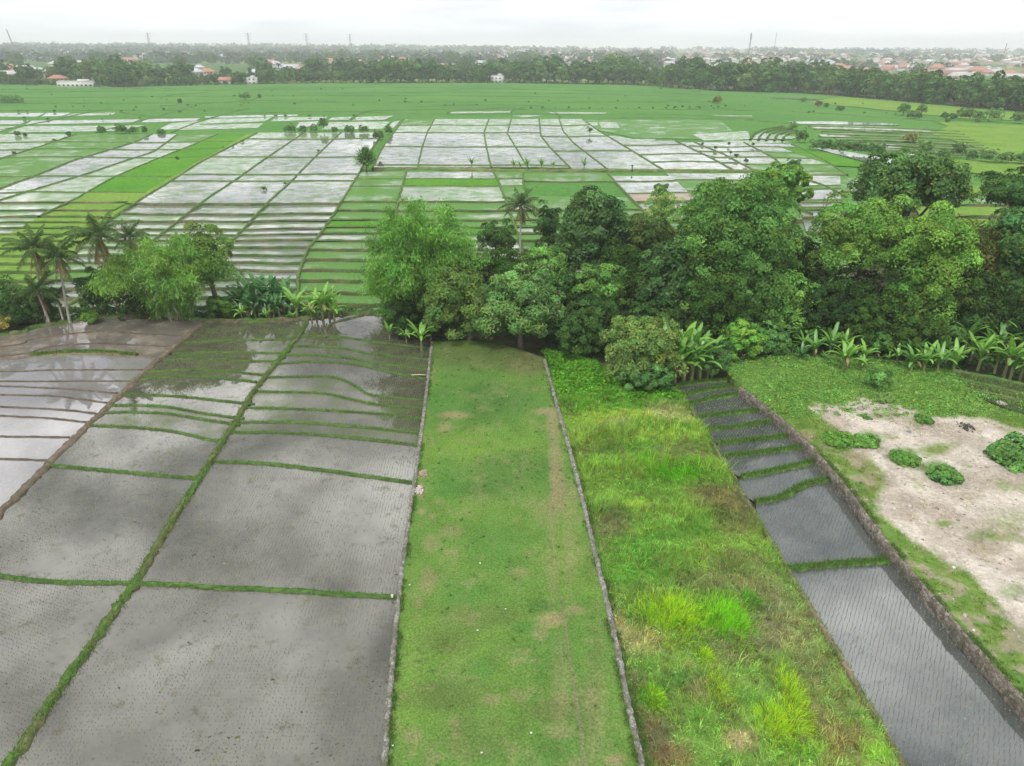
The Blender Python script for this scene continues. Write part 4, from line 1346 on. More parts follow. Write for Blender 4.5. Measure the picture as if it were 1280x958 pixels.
for k in range(5):
    px = [(938 + k * 10, 175 + k * .3), (942 + k * 10, 168 + k * .4), (955 + k * 9, 162 + k * 1.0), (980 + k * 5, 158 + k * 1.6)]
    bank([P(u, v, Z2) for u, v in smooth_line(px, 5)], .35, -.3, 1.1, DARKG, GREENB, 1.3, .12)
    px2 = [(941 + k * 10, 174), (945 + k * 10, 169 + k * .4), (955 + k * 9, 165 + k * 1.0), (958 + k * 9, 168 + k), (950 + k * 10, 174)]
    flat_poly('paddy_water', [P(u, v, Z2 + .002 * k) for u, v in px2], WHITE2 if k % 2 else SEED)
# pale strips in the middle of the rice plain
strips = [
    ('W', [(-200, 141), (56, 141.5), (46, 146), (-200, 146)]), ('W', [(58, 141.5), (90, 141), (78, 145), (52, 146)]), ('S', [(92, 142), (145, 141), (140, 144), (82, 145.5)]),
    ('W', [(-200, 150.5), (36, 150.8), (25, 155.5), (-200, 156)]), ('W', [(40, 151), (175, 149.3), (166, 153), (32, 156)]), ('W', [(182, 149.2), (250, 148), (245, 151), (176, 153.5)]),
    ('S', [(30, 158), (180, 157), (150, 164), (10, 166)]), ('S', [(-200, 158), (22, 158), (-10, 167), (-200, 168)]),
    ('S', [(215, 154), (262, 150), (240, 160), (195, 163)]), ('W', [(255, 145.7), (330, 144), (373, 143.5), (371, 145), (300, 147), (258, 147.5)]),
    ('S', [(262, 149), (340, 147), (330, 152), (252, 155)]), ('S', [(345, 147), (410, 146), (405, 150), (338, 152)]), ('S', [(235, 157), (330, 154), (322, 160), (222, 163)]),
    ('w', [(374, 153), (398, 152), (395, 157), (370, 160)]), ('S', [(415, 147), (440, 146), (436, 150), (410, 150.5)]), ('S', [(445, 146.5), (492, 145), (480, 150), (440, 151)]),
    ('S', [(412, 153), (488, 152), (478, 161), (402, 162)]), ('w', [(492, 152), (500, 151), (492, 160), (483, 160)]), ('G', [(505, 150), (540, 150), (532, 164), (497, 163)]),
    ('S', [(560, 140), (640, 139), (638, 141), (565, 142)]), ('S', [(640, 145), (660, 144), (678, 145), (655, 147)]), ('S', [(680, 140), (760, 141), (755, 143), (690, 142)]),
    ('w', [(728, 153), (747, 153), (747, 157), (730, 157)]), ('S', [(748, 153), (770, 153), (775, 160), (752, 160)]), ('w', [(772, 155), (830, 154), (828, 156), (775, 157)]), ('W', [(832, 155), (858, 155.5), (858, 159), (834, 159)]),
    ('w', [(770, 164), (835, 166), (835, 169), (772, 168)]), ('S', [(838, 167), (900, 168), (900, 170), (838, 170)]), ('w', [(750, 170), (770, 170), (800, 176), (770, 177)]), ('S', [(776, 174), (820, 174), (818, 176), (780, 176.5)]),
    ('G', [(720, 150), (900, 150), (930, 176), (790, 172), (735, 160)]), ('S', [(865, 168), (935, 164), (938, 174), (880, 176)]), ('S', [(890, 144), (940, 144.5), (940, 146), (890, 145.5)]),
    ('w', [(960, 122), (1040, 124.5), (1110, 128), (1110, 129.5), (1030, 126.5), (965, 123.5)]), ('W', [(1135, 192), (1148, 192), (1146, 194), (1136, 194)]), ('S', [(900, 176), (960, 175), (990, 178), (930, 181)])]
for i, (k, px) in enumerate(strips):
    flat_poly(NAMEK[k], [P(u, v, 1.78 + .02 * (i % 8) + (.0 if k != 'G' else -.01)) for u, v in px], KIND[k])
# thin banks on the rice plain
thin = [[(-100, 117), (200, 114), (420, 112)], [(-100, 124), (240, 121), (520, 120), (720, 122)], [(-100, 131), (230, 129), (520, 128), (900, 128)], [(-100, 139.5), (100, 138.5), (300, 138)],
        [(150, 141), (200, 147), (262, 148)], [(0, 163), (60, 152), (100, 143), (140, 136)], [(120, 166), (175, 152), (205, 144), (240, 134)], [(215, 166), (250, 152), (290, 141), (310, 136)],
        [(430, 140), (520, 138), (640, 137), (800, 137), (960, 139)], [(560, 144), (620, 143), (700, 143)], [(300, 142), (420, 140), (520, 143), (560, 144), (565, 140), (640, 134)], [(690, 143.5), (780, 143), (880, 145), (940, 150)], [(750, 148.5), (850, 148), (950, 152), (1000, 157)],
        [(700, 148), (697, 143), (688, 138)], [(638, 144), (640, 139), (655, 135)], [(990, 140), (1060, 144), (1120, 149), (1170, 152)], [(1000, 125), (1060, 131), (1120, 139), (1150, 141)], [(860, 136), (920, 136.5)], [(300, 113), (410, 110), (520, 110), (640, 112), (800, 115), (900, 120)], [(420, 117), (560, 116), (700, 117), (850, 121)], [(1160, 150), (1200, 156), (1230, 160), (1300, 170)], [(200, 124), (215, 119), (260, 116)], [(440, 150), (450, 143), (470, 138)], [(300, 132), (318, 124), (335, 119)], [(200, 133), (330, 126), (420, 127)], [(520, 134), (600, 131), (680, 133)], [(0, 112.5), (90, 112), (240, 110.5)]]
for px in thin:
    bank([P(u, v, 1.75) for u, v in smooth_line(px, 5)], .3, -.1, 1.0, (.07, .165, .04), (.10, .20, .05), 4.0, .2)
# small planted corner behind the bananas on the right
flat_poly('seeded_paddy', [P(u, v, LOT_Z + .2) for u, v in [(1192, 466), (1240, 474), (1300, 488), (1420, 510), (1420, 560), (1300, 524), (1262, 512), (1225, 498)]], PAD_GREEN)
seedlings([[tuple(P(u, v, LOT_Z + .2)[:2]) for u, v in [(1192, 466), (1240, 474), (1300, 488), (1330, 492), (1330, 530), (1300, 524), (1262, 512), (1225, 498)]]], {0: 1}, .28, .3, (.14, .24, .06), -.3, SR, 'rice_seedlings', bare=.0, blades=5, width=.03)
for o_ in bpy.data.objects:
    if o_.name.startswith('rice_seedlings') and o_.name.endswith('.003'): o_.location.z = LOT_Z + .2
for px in ([(1190, 464), (1240, 472), (1300, 487), (1420, 508)], [(1204, 476), (1250, 486), (1300, 499), (1420, 520)], [(1214, 487), (1255, 497), (1300, 509)]):
    bank([P(u, v, LOT_Z + .2) for u, v in px], .25, -.5, .6, (.12, .15, .06), GREENB, .5, .12, tufts=(.35, 130))


# ------------------------------------------------------------------ trees
TONE = {413: 1.1, 414: 1.0, 418: 1.2, 421: 1.15, 426: 1.12, 429: 1.2, 430: 1.25, 436: 1.25, 440: 1.0, 401: .9, 442: 1.2, 427: 1.15, 417: .8, 420: .85, 422: .75, 423: .8, 424: .8, 425: .7, 434: .6, 435: .6, 437: .8, 432: .85, 433: .9, 428: .95, 431: .9, 415: .85}  # leaf colour scale by seed; darkened ones carry painted shade between crowns


def place_tree(name, label, us, vs, ub, vb, zb, col, seed, kind='round', nc=110, nl=75, ls=.5, cr=None, group=None, flower=None, depthf=.95, mat=None, val=.22, tr=None, lumps=.16, squash=.8, zmin=-.6, cat='tree', show_trunk=True):
    B = P(ub, vb, zb)
    rng = np.random.default_rng(seed)
    dep = proj(B[None])[2][0]
    h = height_to(B, vs[0])
    hb = height_to(B, min(vs[1], vb - 1)) if vs[1] < vb - 1 else .2
    rx = (us[1] - us[0]) / 2 * dep / F
    cx = ((us[0] + us[1]) / 2 - ub) * dep / F
    # the crown's top edge is seen over its curved shoulder, so the centre sits a little lower
    rz = max((h - hb) / 2, .6)
    cz = hb + rz
    cr = cr or max(.55, .26 * (rx + rz) / 2)
    nl = int(nl * 1.5); ls = ls * .84
    col = tuple(c_ * TONE.get(seed, 1.0) for c_ in col)
    k = .92
    mb, cc, dd = crown(rng, max(rx - cr * .6, .3) * k, max(rx - cr * .6, .3) * depthf * k, max(rz - cr * .45, .3), nc, cr, nl, ls, col, kind, flower, val, lumps, zmin, squash)
    t = thing(name, label, cat, B, group)
    link('crown', mb.mesh('crown', mat or LEAF), t, (cx, 0, cz))
    low = cc[np.argsort(rng.random(len(cc)))][:9] + np.array([cx, 0, cz])
    low = low[low[:, 2] > hb]
    r = tr or max(.09, .022 * h + .012 * rx)
    link('trunk', trunk_mb(rng, max(cz * .95, .8), r, low * np.array([.8, .8, 1.0]), (cx * .6, 0)).mesh('trunk', BARK, True), t)
    return t


def bamboo_clump(name, label, us, vtop, ub, vb, zb, col, seed, nculm=80, nleaf=30000, group=None, sp=.42):
    B = P(ub, vb, zb)
    rng = np.random.default_rng(seed)
    dep = proj(B[None])[2][0]
    h = height_to(B, vtop) * 1.0
    rx = (us[1] - us[0]) / 2 * dep / F
    cx = ((us[0] + us[1]) / 2 - ub) * dep / F
    t = thing(name, label, 'bamboo', B, group)
    mb = MB(); ml = MB()
    col = tuple(c * FOL for c in col)
    per = nleaf // nculm
    for i in range(nculm):
        az = rng.random() * 6.28
        rr = rng.random() ** .6
        hh = h * (1.02 - .45 * rr ** 1.5) * rng.uniform(.8, 1.0)
        b0 = np.array([cx * .7 + math.cos(az) * rr * rx * .3, math.sin(az) * rr * rx * .3, -.3])
        q = np.linspace(0, 1, 12)
        reach = rx * (.15 + .75 * rr)
        out = reach * q ** 2.2
        zz = hh * (q * 1.35 - .35 * q ** 2.2 * (1 + 1.0 * rr * q ** 2))
        zz = zz / max(zz.max(), .01) * hh
        pts = np.column_stack([b0[0] + np.cos(az) * out + cx * .3 * q, b0[1] + np.sin(az) * out, b0[2] + zz])
        tube(mb, pts, np.interp(q, [0, 1], [.045, .01]), 5, (.16, .2, .07))
        ccol = vary(col, 1, rng, .22, .07)[0]
        # plumes of leaves along the culm
        npl = 13
        tq = rng.uniform(.06, 1.0, npl) ** .75
        for j in range(npl):
            k = per // npl
            c = np.array([np.interp(tq[j], q, pts[:, a]) for a in range(3)])
            side = unit(rng.normal(size=3) * np.array([1, 1, .3]))
            c = c + side * rng.uniform(.1, .8)
            rad = rng.uniform(.55, 1.25)
            d = rng.normal(size=(k, 3)) * np.array([.5, .5, .42]) * rad
            d[:, 2] -= .25 * (d[:, 0] ** 2 + d[:, 1] ** 2)
            n = unit(rng.normal(size=(k, 3)) * .7 + np.array([0, 0, .9]) + .5 * d)
            tan = np.column_stack([d[:, :2] * .7, np.full(k, -.55)])
            cc = vary(ccol, k, rng, .13, .05)
            leaf_geom(ml, c + d, n, rng.uniform(.3, .65, k), rng.uniform(.07, .13, k), cc, rng, tan)
    link('foliage', ml.mesh('foliage', LEAF), t)
    link('culm', mb.mesh('culm', PALEBARK, True), t)
    return t


DK = (.032, .088, .028); MID = (.05, .125, .03); LT = (.085, .185, .04); OLV = (.085, .14, .035); OLB = (.12, .175, .04); SH = (.04, .115, .045)
BMB = (.095, .20, .045)
TREES = 'trees of the wooded ravine'

# left side of the ravine
bamboo_clump('bamboo_clump', 'broad bamboo clump with pale bare canes at its middle, beside the coconut palms', (138, 298), 290, 222, 399, -.6, (.10, .20, .036), 401, 90, 64000)
place_tree('broadleaf_tree', 'rounded light green tree rising out of the bamboo clump beside the palms', (238, 302), (279, 370), 272, 392, -1.2, (.085, .15, .04), 402, nc=70, nl=80, ls=.4, group=TREES)
place_tree('shrub', 'dark green shrub at the foot of the tall straight coconut palm', (104, 160), (338, 402), 130, 397, -.8, DK, 403, nc=50, nl=70, ls=.4, cat='shrub')
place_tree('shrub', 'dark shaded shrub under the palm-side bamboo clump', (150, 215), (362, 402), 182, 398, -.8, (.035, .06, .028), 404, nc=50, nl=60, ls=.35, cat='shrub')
place_tree('shrub', 'spreading dark shrub at the left picture edge below the palms', (-60, 42), (345, 418), 0, 412, -.8, (.045, .10, .035), 405, nc=60, nl=70, ls=.4, cat='shrub')
place_tree('shrub', 'low dark shrub between two leaning palm stems', (30, 78), (362, 412), 56, 404, -.8, DK, 406, nc=45, nl=70, ls=.35, cat='shrub')
place_tree('shrub', 'yellow-brown dying shrub on the paddy edge at far left', (-25, 14), (392, 420), -4, 418, -.1, (.30, .24, .07), 407, nc=26, nl=60, ls=.3, cat='shrub')
place_tree('shrub', 'small bright green shrub on the mud bank near the tall straight palm', (104, 126), (393, 406), 115, 404, 0, LT, 408, nc=20, nl=60, ls=.25, cat='shrub')
place_tree('shrub', 'dim green shrub between bamboo and banana thicket', (258, 300), (372, 402), 280, 399, -.8, MID, 409, nc=40, nl=60, ls=.35, cat='shrub')

# middle of the ravine
bamboo_clump('bamboo_clump', 'tall feathery bamboo clump beside the head of the mown lawn', (459, 604), 236, 532, 412, -.8, (.088, .20, .033), 410, 120, 70000)
bamboo_clump('bamboo_clump', 'lower drooping bamboo at the water end of the left paddies', (458, 530), 318, 492, 402, -.8, (.10, .21, .035), 411, 50, 24000)
place_tree('shrub', 'dark green shrub at the paddy corner below the tall bamboo', (478, 532), (372, 418), 505, 412, -.4, DK, 412, nc=50, nl=70, ls=.35, cat='shrub')
place_tree('broadleaf_tree', 'olive tree with leafy tufts at the head of the lawn beside tall bamboo', (520, 615), (332, 424), 588, 426, 0, (.075, .13, .038), 413, nc=75, nl=110, ls=.4, group=TREES, cr=1.3)
place_tree('broadleaf_tree', 'round tree with pinkish blossom and forked trunk at the head of the lawn', (597, 710), (336, 440), 650, 433, 0, (.085, .165, .055), 414, nc=95, nl=110, ls=.42, group=TREES, flower=((.42, .30, .22), .035), cr=1.3)
place_tree('broadleaf_tree', 'small green tree with a slim stem between the olive and the blossoming tree', (570, 620), (385, 424), 591, 426, 0, (.05, .13, .045), 415, nc=35, nl=70, ls=.35, group=TREES)
place_tree('broadleaf_tree', 'rounded dark bush-like tree below the lone mid-ravine palm', (596, 645), (278, 318), 620, 345, -2.5, DK, 416, nc=50, nl=80, ls=.4, group=TREES)
place_tree('broadleaf_tree', 'grey-green tree crown behind the blossoming tree', (575, 660), (312, 372), 618, 395, -2, (.06, .115, .045), 417, nc=60, nl=80, ls=.42, group=TREES)
place_tree('broadleaf_tree', 'pale green crown between blossoming tree and dense dark tree', (650, 712), (308, 365), 685, 405, -2, (.08, .17, .045), 418, nc=55, nl=85, ls=.42, group=TREES)
place_tree('broadleaf_tree', 'slim dark tree wrapped in creeper beside the mid-ravine palm', (668, 700), (254, 322), 684, 350, -2.2, (.03, .075, .032), 419, nc=50, nl=70, ls=.38, group=TREES)
place_tree('broadleaf_tree', 'dense upright dark tree with glossy leaves left of the biggest crown', (690, 782), (240, 350), 735, 395, -2, (.045, .105, .045), 420, nc=110, nl=100, ls=.55, group=TREES, mat=LEAF_SHINY)
place_tree('broadleaf_tree', 'mid-green tree standing just past the lawn corner', (708, 778), (332, 400), 740, 425, -1, (.055, .135, .035), 421, nc=60, nl=85, ls=.42, group=TREES)
place_tree('broadleaf_tree', 'dark low tree at the corner where lawn wall and creepers meet', (700, 778), (372, 446), 742, 440, -.4, (.035, .095, .032), 422, nc=70, nl=85, ls=.4, group=TREES)
place_tree('broadleaf_tree', 'brownish olive crown filling the gap before the biggest tree', (762, 842), (268, 345), 800, 395, -2, (.07, .115, .04), 423, nc=70, nl=80, ls=.42, group=TREES)
place_tree('broadleaf_tree', 'compact dark jackfruit-like tree with big glossy leaves', (795, 872), (304, 395), 836, 428, -.8, (.038, .105, .04), 424, nc=85, nl=85, ls=.55, group=TREES, mat=LEAF_SHINY)
place_tree('broadleaf_tree', 'shadowed green tree below the compact glossy tree', (775, 850), (368, 435), 812, 432, -.6, (.045, .115, .035), 425, nc=50, nl=75, ls=.42, group=TREES)
place_tree('broadleaf_tree', 'biggest domed tree of the ravine with a broad even crown', (822, 984), (217, 420), 902, 426, -1, (.062, .135, .038), 426, nc=300, nl=100, ls=.42, group=TREES, cr=1.5, tr=.5, lumps=.05)
place_tree('broadleaf_tree', 'bright leafy crown peeping out behind the biggest domed tree', (920, 984), (208, 262), 950, 385, -2, (.05, .16, .04), 427, nc=45, nl=60, ls=.8, group=TREES)
place_tree('broadleaf_tree', 'rounded tree dotted with yellow blossom above the double olive trees', (1040, 1166), (194, 275), 1100, 392, -2, (.045, .115, .035), 428, nc=110, nl=80, ls=.6, group=TREES, flower=((.62, .42, .04), .004), mat=LEAF_SHINY)
place_tree('broadleaf_tree', 'tall olive tree with clumped crown, nearer the biggest domed tree', (998, 1108), (248, 352), 1060, 418, -.8, (.078, .152, .036), 429, nc=80, nl=150, ls=.42, group=TREES, cr=1.7)
place_tree('broadleaf_tree', 'tall olive tree with tiered hanging clumps and rusty lower leaves', (1083, 1198), (260, 425), 1135, 430, -.4, (.083, .165, .036), 430, nc=110, nl=150, ls=.42, group=TREES, cr=1.7, flower=((.20, .15, .05), .05))
place_tree('broadleaf_tree', 'flat-topped umbrella tree with wide dark layered crown', (1178, 1312), (211, 282), 1238, 395, -2, (.045, .11, .04), 431, 'umbrella', nc=120, nl=100, ls=.42, group=TREES, zmin=-.25, tr=.35, squash=.5)
place_tree('broadleaf_tree', 'tall dark tree with large leaves at the right picture edge', (1196, 1330), (262, 408), 1262, 428, 0, (.055, .125, .045), 432, nc=140, nl=85, ls=.6, group=TREES, flower=((.35, .32, .05), .01))
place_tree('broadleaf_tree', 'brownish vine-hung tree between tiered olive and right-edge tree', (1168, 1222), (282, 420), 1192, 426, 0, (.085, .10, .045), 433, nc=80, nl=60, ls=.4, group=TREES)
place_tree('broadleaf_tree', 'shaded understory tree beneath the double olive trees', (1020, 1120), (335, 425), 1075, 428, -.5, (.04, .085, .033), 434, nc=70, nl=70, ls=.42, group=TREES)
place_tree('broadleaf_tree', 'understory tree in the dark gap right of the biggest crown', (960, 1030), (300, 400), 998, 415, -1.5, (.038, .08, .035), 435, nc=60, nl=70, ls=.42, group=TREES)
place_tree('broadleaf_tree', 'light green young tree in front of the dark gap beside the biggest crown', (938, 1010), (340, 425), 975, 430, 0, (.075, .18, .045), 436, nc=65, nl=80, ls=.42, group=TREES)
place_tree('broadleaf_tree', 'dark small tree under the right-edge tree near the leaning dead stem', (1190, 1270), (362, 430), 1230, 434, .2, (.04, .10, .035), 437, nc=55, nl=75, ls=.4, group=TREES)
place_tree('broadleaf_tree', 'pale feathery shrub-tree on the paddy edge behind the ravine', (800, 850), (238, 285), 826, 300, -1, (.14, .23, .07), 438, nc=40, nl=60, ls=.4, group=TREES)
place_tree('broadleaf_tree', 'small dark round tree beside the brown mud strip', (814, 836), (229, 250), 825, 256, 1.5, (.06, .13, .045), 439, nc=30, nl=60, ls=.4, group=TREES)
place_tree('shrub', 'olive flowering shrub beside the banana clump at the creeper plot', (752, 848), (398, 484), 800, 478, 0, (.105, .175, .055), 440, nc=80, nl=95, ls=.35, cat='shrub', flower=((.36, .34, .12), .06))
place_tree('shrub', 'low bluish shrub at the foot of the olive flowering shrub', (770, 838), (450, 492), 806, 487, 0, (.05, .15, .05), 441, nc=40, nl=60, ls=.4, cat='shrub')
place_tree('shrub', 'yellow-green bush at the narrow paddy\'s upper end', (896, 952), (402, 452), 925, 450, .3, (.085, .20, .04), 442, nc=50, nl=75, ls=.38, cat='shrub')
place_tree('shrub', 'rounded blue-green bush beside the yellow-green one', (935, 985), (406, 450), 958, 448, .3, (.06, .17, .055), 443, nc=45, nl=70, ls=.36, cat='shrub')
place_tree('shrub', 'round mid-green bush at the top of the weedy slope', (1072, 1118), (412, 446), 1095, 444, .4, (.055, .15, .045), 444, nc=40, nl=70, ls=.34, cat='shrub')
place_tree('shrub', 'dark bush in front of the right-hand banana row', (1150, 1200), (405, 446), 1172, 444, .4, (.05, .13, .04), 445, nc=40, nl=70, ls=.34, cat='shrub')
place_tree('shrub', 'sprawling weed bush in the middle of the weedy slope', (1082, 1112), (462, 488), 1096, 486, .9, (.07, .19, .055), 446, nc=30, nl=60, ls=.28, cat='shrub')
place_tree('shrub', 'low bush between the banana plants and the slope\'s weeds', (985, 1050), (405, 440), 1015, 436, .3, (.06, .16, .045), 447, nc=45, nl=60, ls=.36, cat='shrub')
place_tree('shrub', 'deep green bush at the paddy head between banana clump and slope', (865, 915), (430, 470), 890, 468, .2, (.06, .13, .045), 448, nc=40, nl=60, ls=.34, cat='shrub')
# outside the picture, so the wood does not stop at its edge
for i, (ua, uc, va, vb_) in enumerate([(1300, 1430, 230, 430), (1400, 1530, 260, 440), (-160, -50, 300, 410), (-260, -150, 310, 418)]):
    place_tree('broadleaf_tree', ['tall tree just outside the right picture edge', 'second tree outside the right picture edge', 'tree just outside the left picture edge', 'second tree outside the left picture edge'][i], (ua, uc), (va, vb_ - 10), (ua + uc) / 2, vb_, -.5, MID, 450 + i, nc=90, nl=80, ls=.5, group=TREES)

# trees filling the wood behind the front crowns
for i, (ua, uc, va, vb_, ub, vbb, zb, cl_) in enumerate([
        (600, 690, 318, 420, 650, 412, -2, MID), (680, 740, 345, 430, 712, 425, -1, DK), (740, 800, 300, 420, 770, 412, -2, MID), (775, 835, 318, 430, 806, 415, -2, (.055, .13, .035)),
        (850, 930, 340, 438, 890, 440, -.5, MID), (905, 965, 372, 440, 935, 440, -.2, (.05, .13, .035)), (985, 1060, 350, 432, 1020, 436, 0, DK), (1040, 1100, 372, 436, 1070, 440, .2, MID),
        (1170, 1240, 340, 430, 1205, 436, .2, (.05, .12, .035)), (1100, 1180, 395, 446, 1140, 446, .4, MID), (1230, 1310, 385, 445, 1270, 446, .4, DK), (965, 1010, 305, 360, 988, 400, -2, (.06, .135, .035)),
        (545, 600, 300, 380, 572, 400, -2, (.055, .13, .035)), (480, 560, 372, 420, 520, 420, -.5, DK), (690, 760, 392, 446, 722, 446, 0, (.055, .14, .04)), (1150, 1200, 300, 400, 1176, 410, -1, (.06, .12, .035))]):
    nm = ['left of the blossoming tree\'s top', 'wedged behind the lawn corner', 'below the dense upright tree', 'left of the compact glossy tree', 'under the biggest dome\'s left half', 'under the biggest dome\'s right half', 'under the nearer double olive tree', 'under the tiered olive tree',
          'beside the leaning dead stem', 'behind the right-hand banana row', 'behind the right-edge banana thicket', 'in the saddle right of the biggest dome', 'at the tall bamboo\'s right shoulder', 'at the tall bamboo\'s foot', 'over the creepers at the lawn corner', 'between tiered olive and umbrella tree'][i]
    place_tree('broadleaf_tree', 'leafy green filler tree ' + nm, (ua, uc), (va, vb_), ub, vbb, zb, tuple(c_ * .6 for c_ in cl_), 460 + i, nc=60, nl=85, ls=.42, group=TREES)  # leaf colours darkened so the gaps behind the front crowns look shaded

# ravine undergrowth (stuff)
UG = np.random.default_rng(61)
q = []
for (ua, ub_, va, vb_, z, k) in [(-150, 480, 388, 402, -1.5, 420), (480, 700, 395, 428, -1.2, 300), (690, 1000, 398, 446, -.8, 520), (900, 1400, 395, 452, -.3, 800), (560, 830, 300, 395, -3, 420), (980, 1300, 330, 395, -3, 420), (1180, 1420, 410, 470, .2, 160)]:
    uu = UG.uniform(ua, ub_, k); vv = UG.uniform(va, vb_, k)
    q += [P(a, b, z + UG.uniform(-.3, .5)) for a, b in zip(uu, vv)]
q = np.array(q)
q = list(q)
for k_ in range(90):
    u_ = UG.uniform(900, 1190)
    q.append(P(u_, float(np.interp(u_, [900, 960, 1030, 1120, 1190], [456, 453, 450, 458, 458])) + UG.uniform(-7, 7), .5))
q = np.array(q)
inlawn = np.array([(proj(p_[None])[0][0] > 545 and proj(p_[None])[0][0] < 684 and proj(p_[None])[1][0] > 424) for p_ in q])
q = q[~inlawn]
cover('undergrowth', q, .42, np.array((.065, .15, .04)), UG, 40, .95, .8)

# shrubs on the limestone lot
def mound(name, label, ub, vb, wpx, hpx, col, seed, ls=.22, n=60, frond=False):
    B = P(ub, vb, LOT_Z)
    dep = proj(B[None])[2][0]
    rx = wpx / 2 * dep / F; rz = hpx * dep / F * .62
    rng = np.random.default_rng(seed)
    mb, _, _ = crown(rng, rx * .85, rx * .75, rz * .85, n, rx * .28, 75, ls, col, zmin=-.1, val=.16)
    if frond:
        for i in range(70):
            az = rng.random() * 6.28; el = rng.uniform(.1, 1.1)
            d = np.array([math.cos(az) * math.cos(el), math.sin(az) * math.cos(el), math.sin(el) * rz / rx])
            k = 22
            tt = np.linspace(.55, 1.12, k)[:, None]
            pp = d * rx * tt - np.array([0, 0, 1]) * (tt - .55) ** 2 * rx * .8
            sd = np.cross(d, [0, 0, 1]); sd = sd / (np.linalg.norm(sd) + 1e-6)
            for s_ in (-1, 1):
                leaf_geom(mb, pp + sd * s_ * .12, np.tile([0, 0, 1.0], (k, 1)) + .3 * rng.normal(size=(k, 3)), .32, .09, vary(col, k, rng, .18, .1), rng, np.tile(sd * s_ + d * .5, (k, 1)))
    t = thing(name, label, 'shrub', B)
    link('foliage', mb.mesh('foliage', LEAF), t, (0, 0, .05))
    st = MB()
    for i in range(6):
        az = rng.random() * 6.28
        tube(st, [(0, 0, -.1), (math.cos(az) * rx * .3, math.sin(az) * rx * .3, rz * .4), (math.cos(az) * rx * .6, math.sin(az) * rx * .6, rz * .6)], [.04, .03, .01], 5)
    link('stem', st.mesh('stem', BARK, True), t)
    return t


mound('shrub', 'clipped-looking dark green mound alone on the white limestone lot', 1131, 577, 34, 15, (.075, .20, .05), 501, .14)
mound('shrub', 'feathery fern-like shrub on the white limestone lot below the dark mound', 1180, 597, 38, 20, (.08, .20, .06), 502, .16, frond=True)
mound('shrub', 'big feathery dark shrub at the right edge of the white lot', 1266, 575, 62, 42, (.075, .19, .06), 503, .3, 90, True)
mound('shrub', 'low green mound where the weeds meet the white lot', 1081, 555, 32, 15, (.085, .22, .055), 504, .18)
mound('shrub', 'flat small mound near the top of the white lot', 1155, 527, 22, 8, (.07, .17, .045), 505, .15, 36)
mound('shrub', 'tiny weed mound at the upper left of the white lot', 1083, 524, 11, 6, (.07, .17, .045), 506, .12, 20)
mound('shrub', 'spreading leafy weed mound at the inner edge of the slope', 1050, 553, 38, 13, (.09, .22, .05), 507, .18, 40)
mound('shrub', 'low grey-green weed near the rim of the white lot', 1104, 500, 26, 10, (.12, .2, .08), 508, .16, 36)

# ------------------------------------------------------------------ banana plants
BANG = leaf_mat('banana_leaf', .3, .03)
BSTEM = plain('banana_stem', (.20, .22, .09), .7, 3.0, .35)


def banana_leaf(ln, wd, droop, col, seed):
    rng = np.random.default_rng(seed)
    mb = MB(); n = 9
    q = np.linspace(0, 1, n)
    ang = 1.15 - droop * q ** 1.3
    st = ln / (n - 1)
    x = np.concatenate([[0], np.cumsum(np.cos(ang[:-1]) * st)]); z = np.concatenate([[0], np.cumsum(np.sin(ang[:-1]) * st)])
    w = wd * np.sin(np.clip(q * .93 + .05, 0, 1) * np.pi) ** .6 * (q > .1) + .03
    V = []
    for i in range(n):
        jag = rng.uniform(.85, 1.1, 2)
        V += [(x[i], -w[i] * .5 * jag[0], z[i] - w[i] * .12), (x[i], 0, z[i]), (x[i], w[i] * .5 * jag[1], z[i] - w[i] * .12)]
    Q = []
    for i in range(n - 1):
        a = i * 3
        Q += [(a, a + 3, a + 4, a + 1), (a + 1, a + 4, a + 5, a + 2)]
    C = np.array(col) * np.exp(rng.normal(0, .1, (len(V), 1)))
    C[1::3] *= 1.5
    mb.add(V, Q, None, C)
    return mb.mesh('leaf', BANG)


BL = [[banana_leaf(2.6, .45, d, c, 9 + i * 5 + j) for i, d in enumerate((.6, 1.15, 1.75, 2.4))] for j, c in enumerate([(.13, .30, .055), (.19, .38, .06), (.07, .19, .05)])]
BDEAD = banana_leaf(2.2, .4, 2.9, (.24, .18, .09), 99)
_bs = MB(); tube(_bs, [(0, 0, -.3), (.02, 0, .6), (-.02, .02, 1.2), (0, 0, 1.75)], [.16, .14, .11, .07], 8)
BST = _bs.mesh('stem', BSTEM, True)
BNR = np.random.default_rng(88)


def banana(u, v, z, hpx, label, group, tone=0, nleaf=8, dead=1):
    B = P(u, v, z)
    h = height_to(B, v - hpx)
    s = h / 4.0
    nleaf += 4
    t = thing('banana_plant', label, 'banana plant', B, group, BNR.random() * 6.28, s)
    link('stem', BST, t)
    for k in range(nleaf):
        a = k * 2.4 + BNR.uniform(-.3, .3)
        d = [0, 0, 1, 1, 2, 2, 1, 3, 0, 2, 1, 3][k % 12]
        sc = BNR.uniform(.8, 1.1)
        link('leaf', BL[tone][d], t, (0, 0, 1.72 - .07 * k), (0, BNR.uniform(-.15, .1), a), (sc, sc, sc))
    for k in range(dead):
        link('leaf', BDEAD, t, (0, 0, 1.4), (0, 0.2, BNR.random() * 6.28), (.8, .8, .8))
    return t


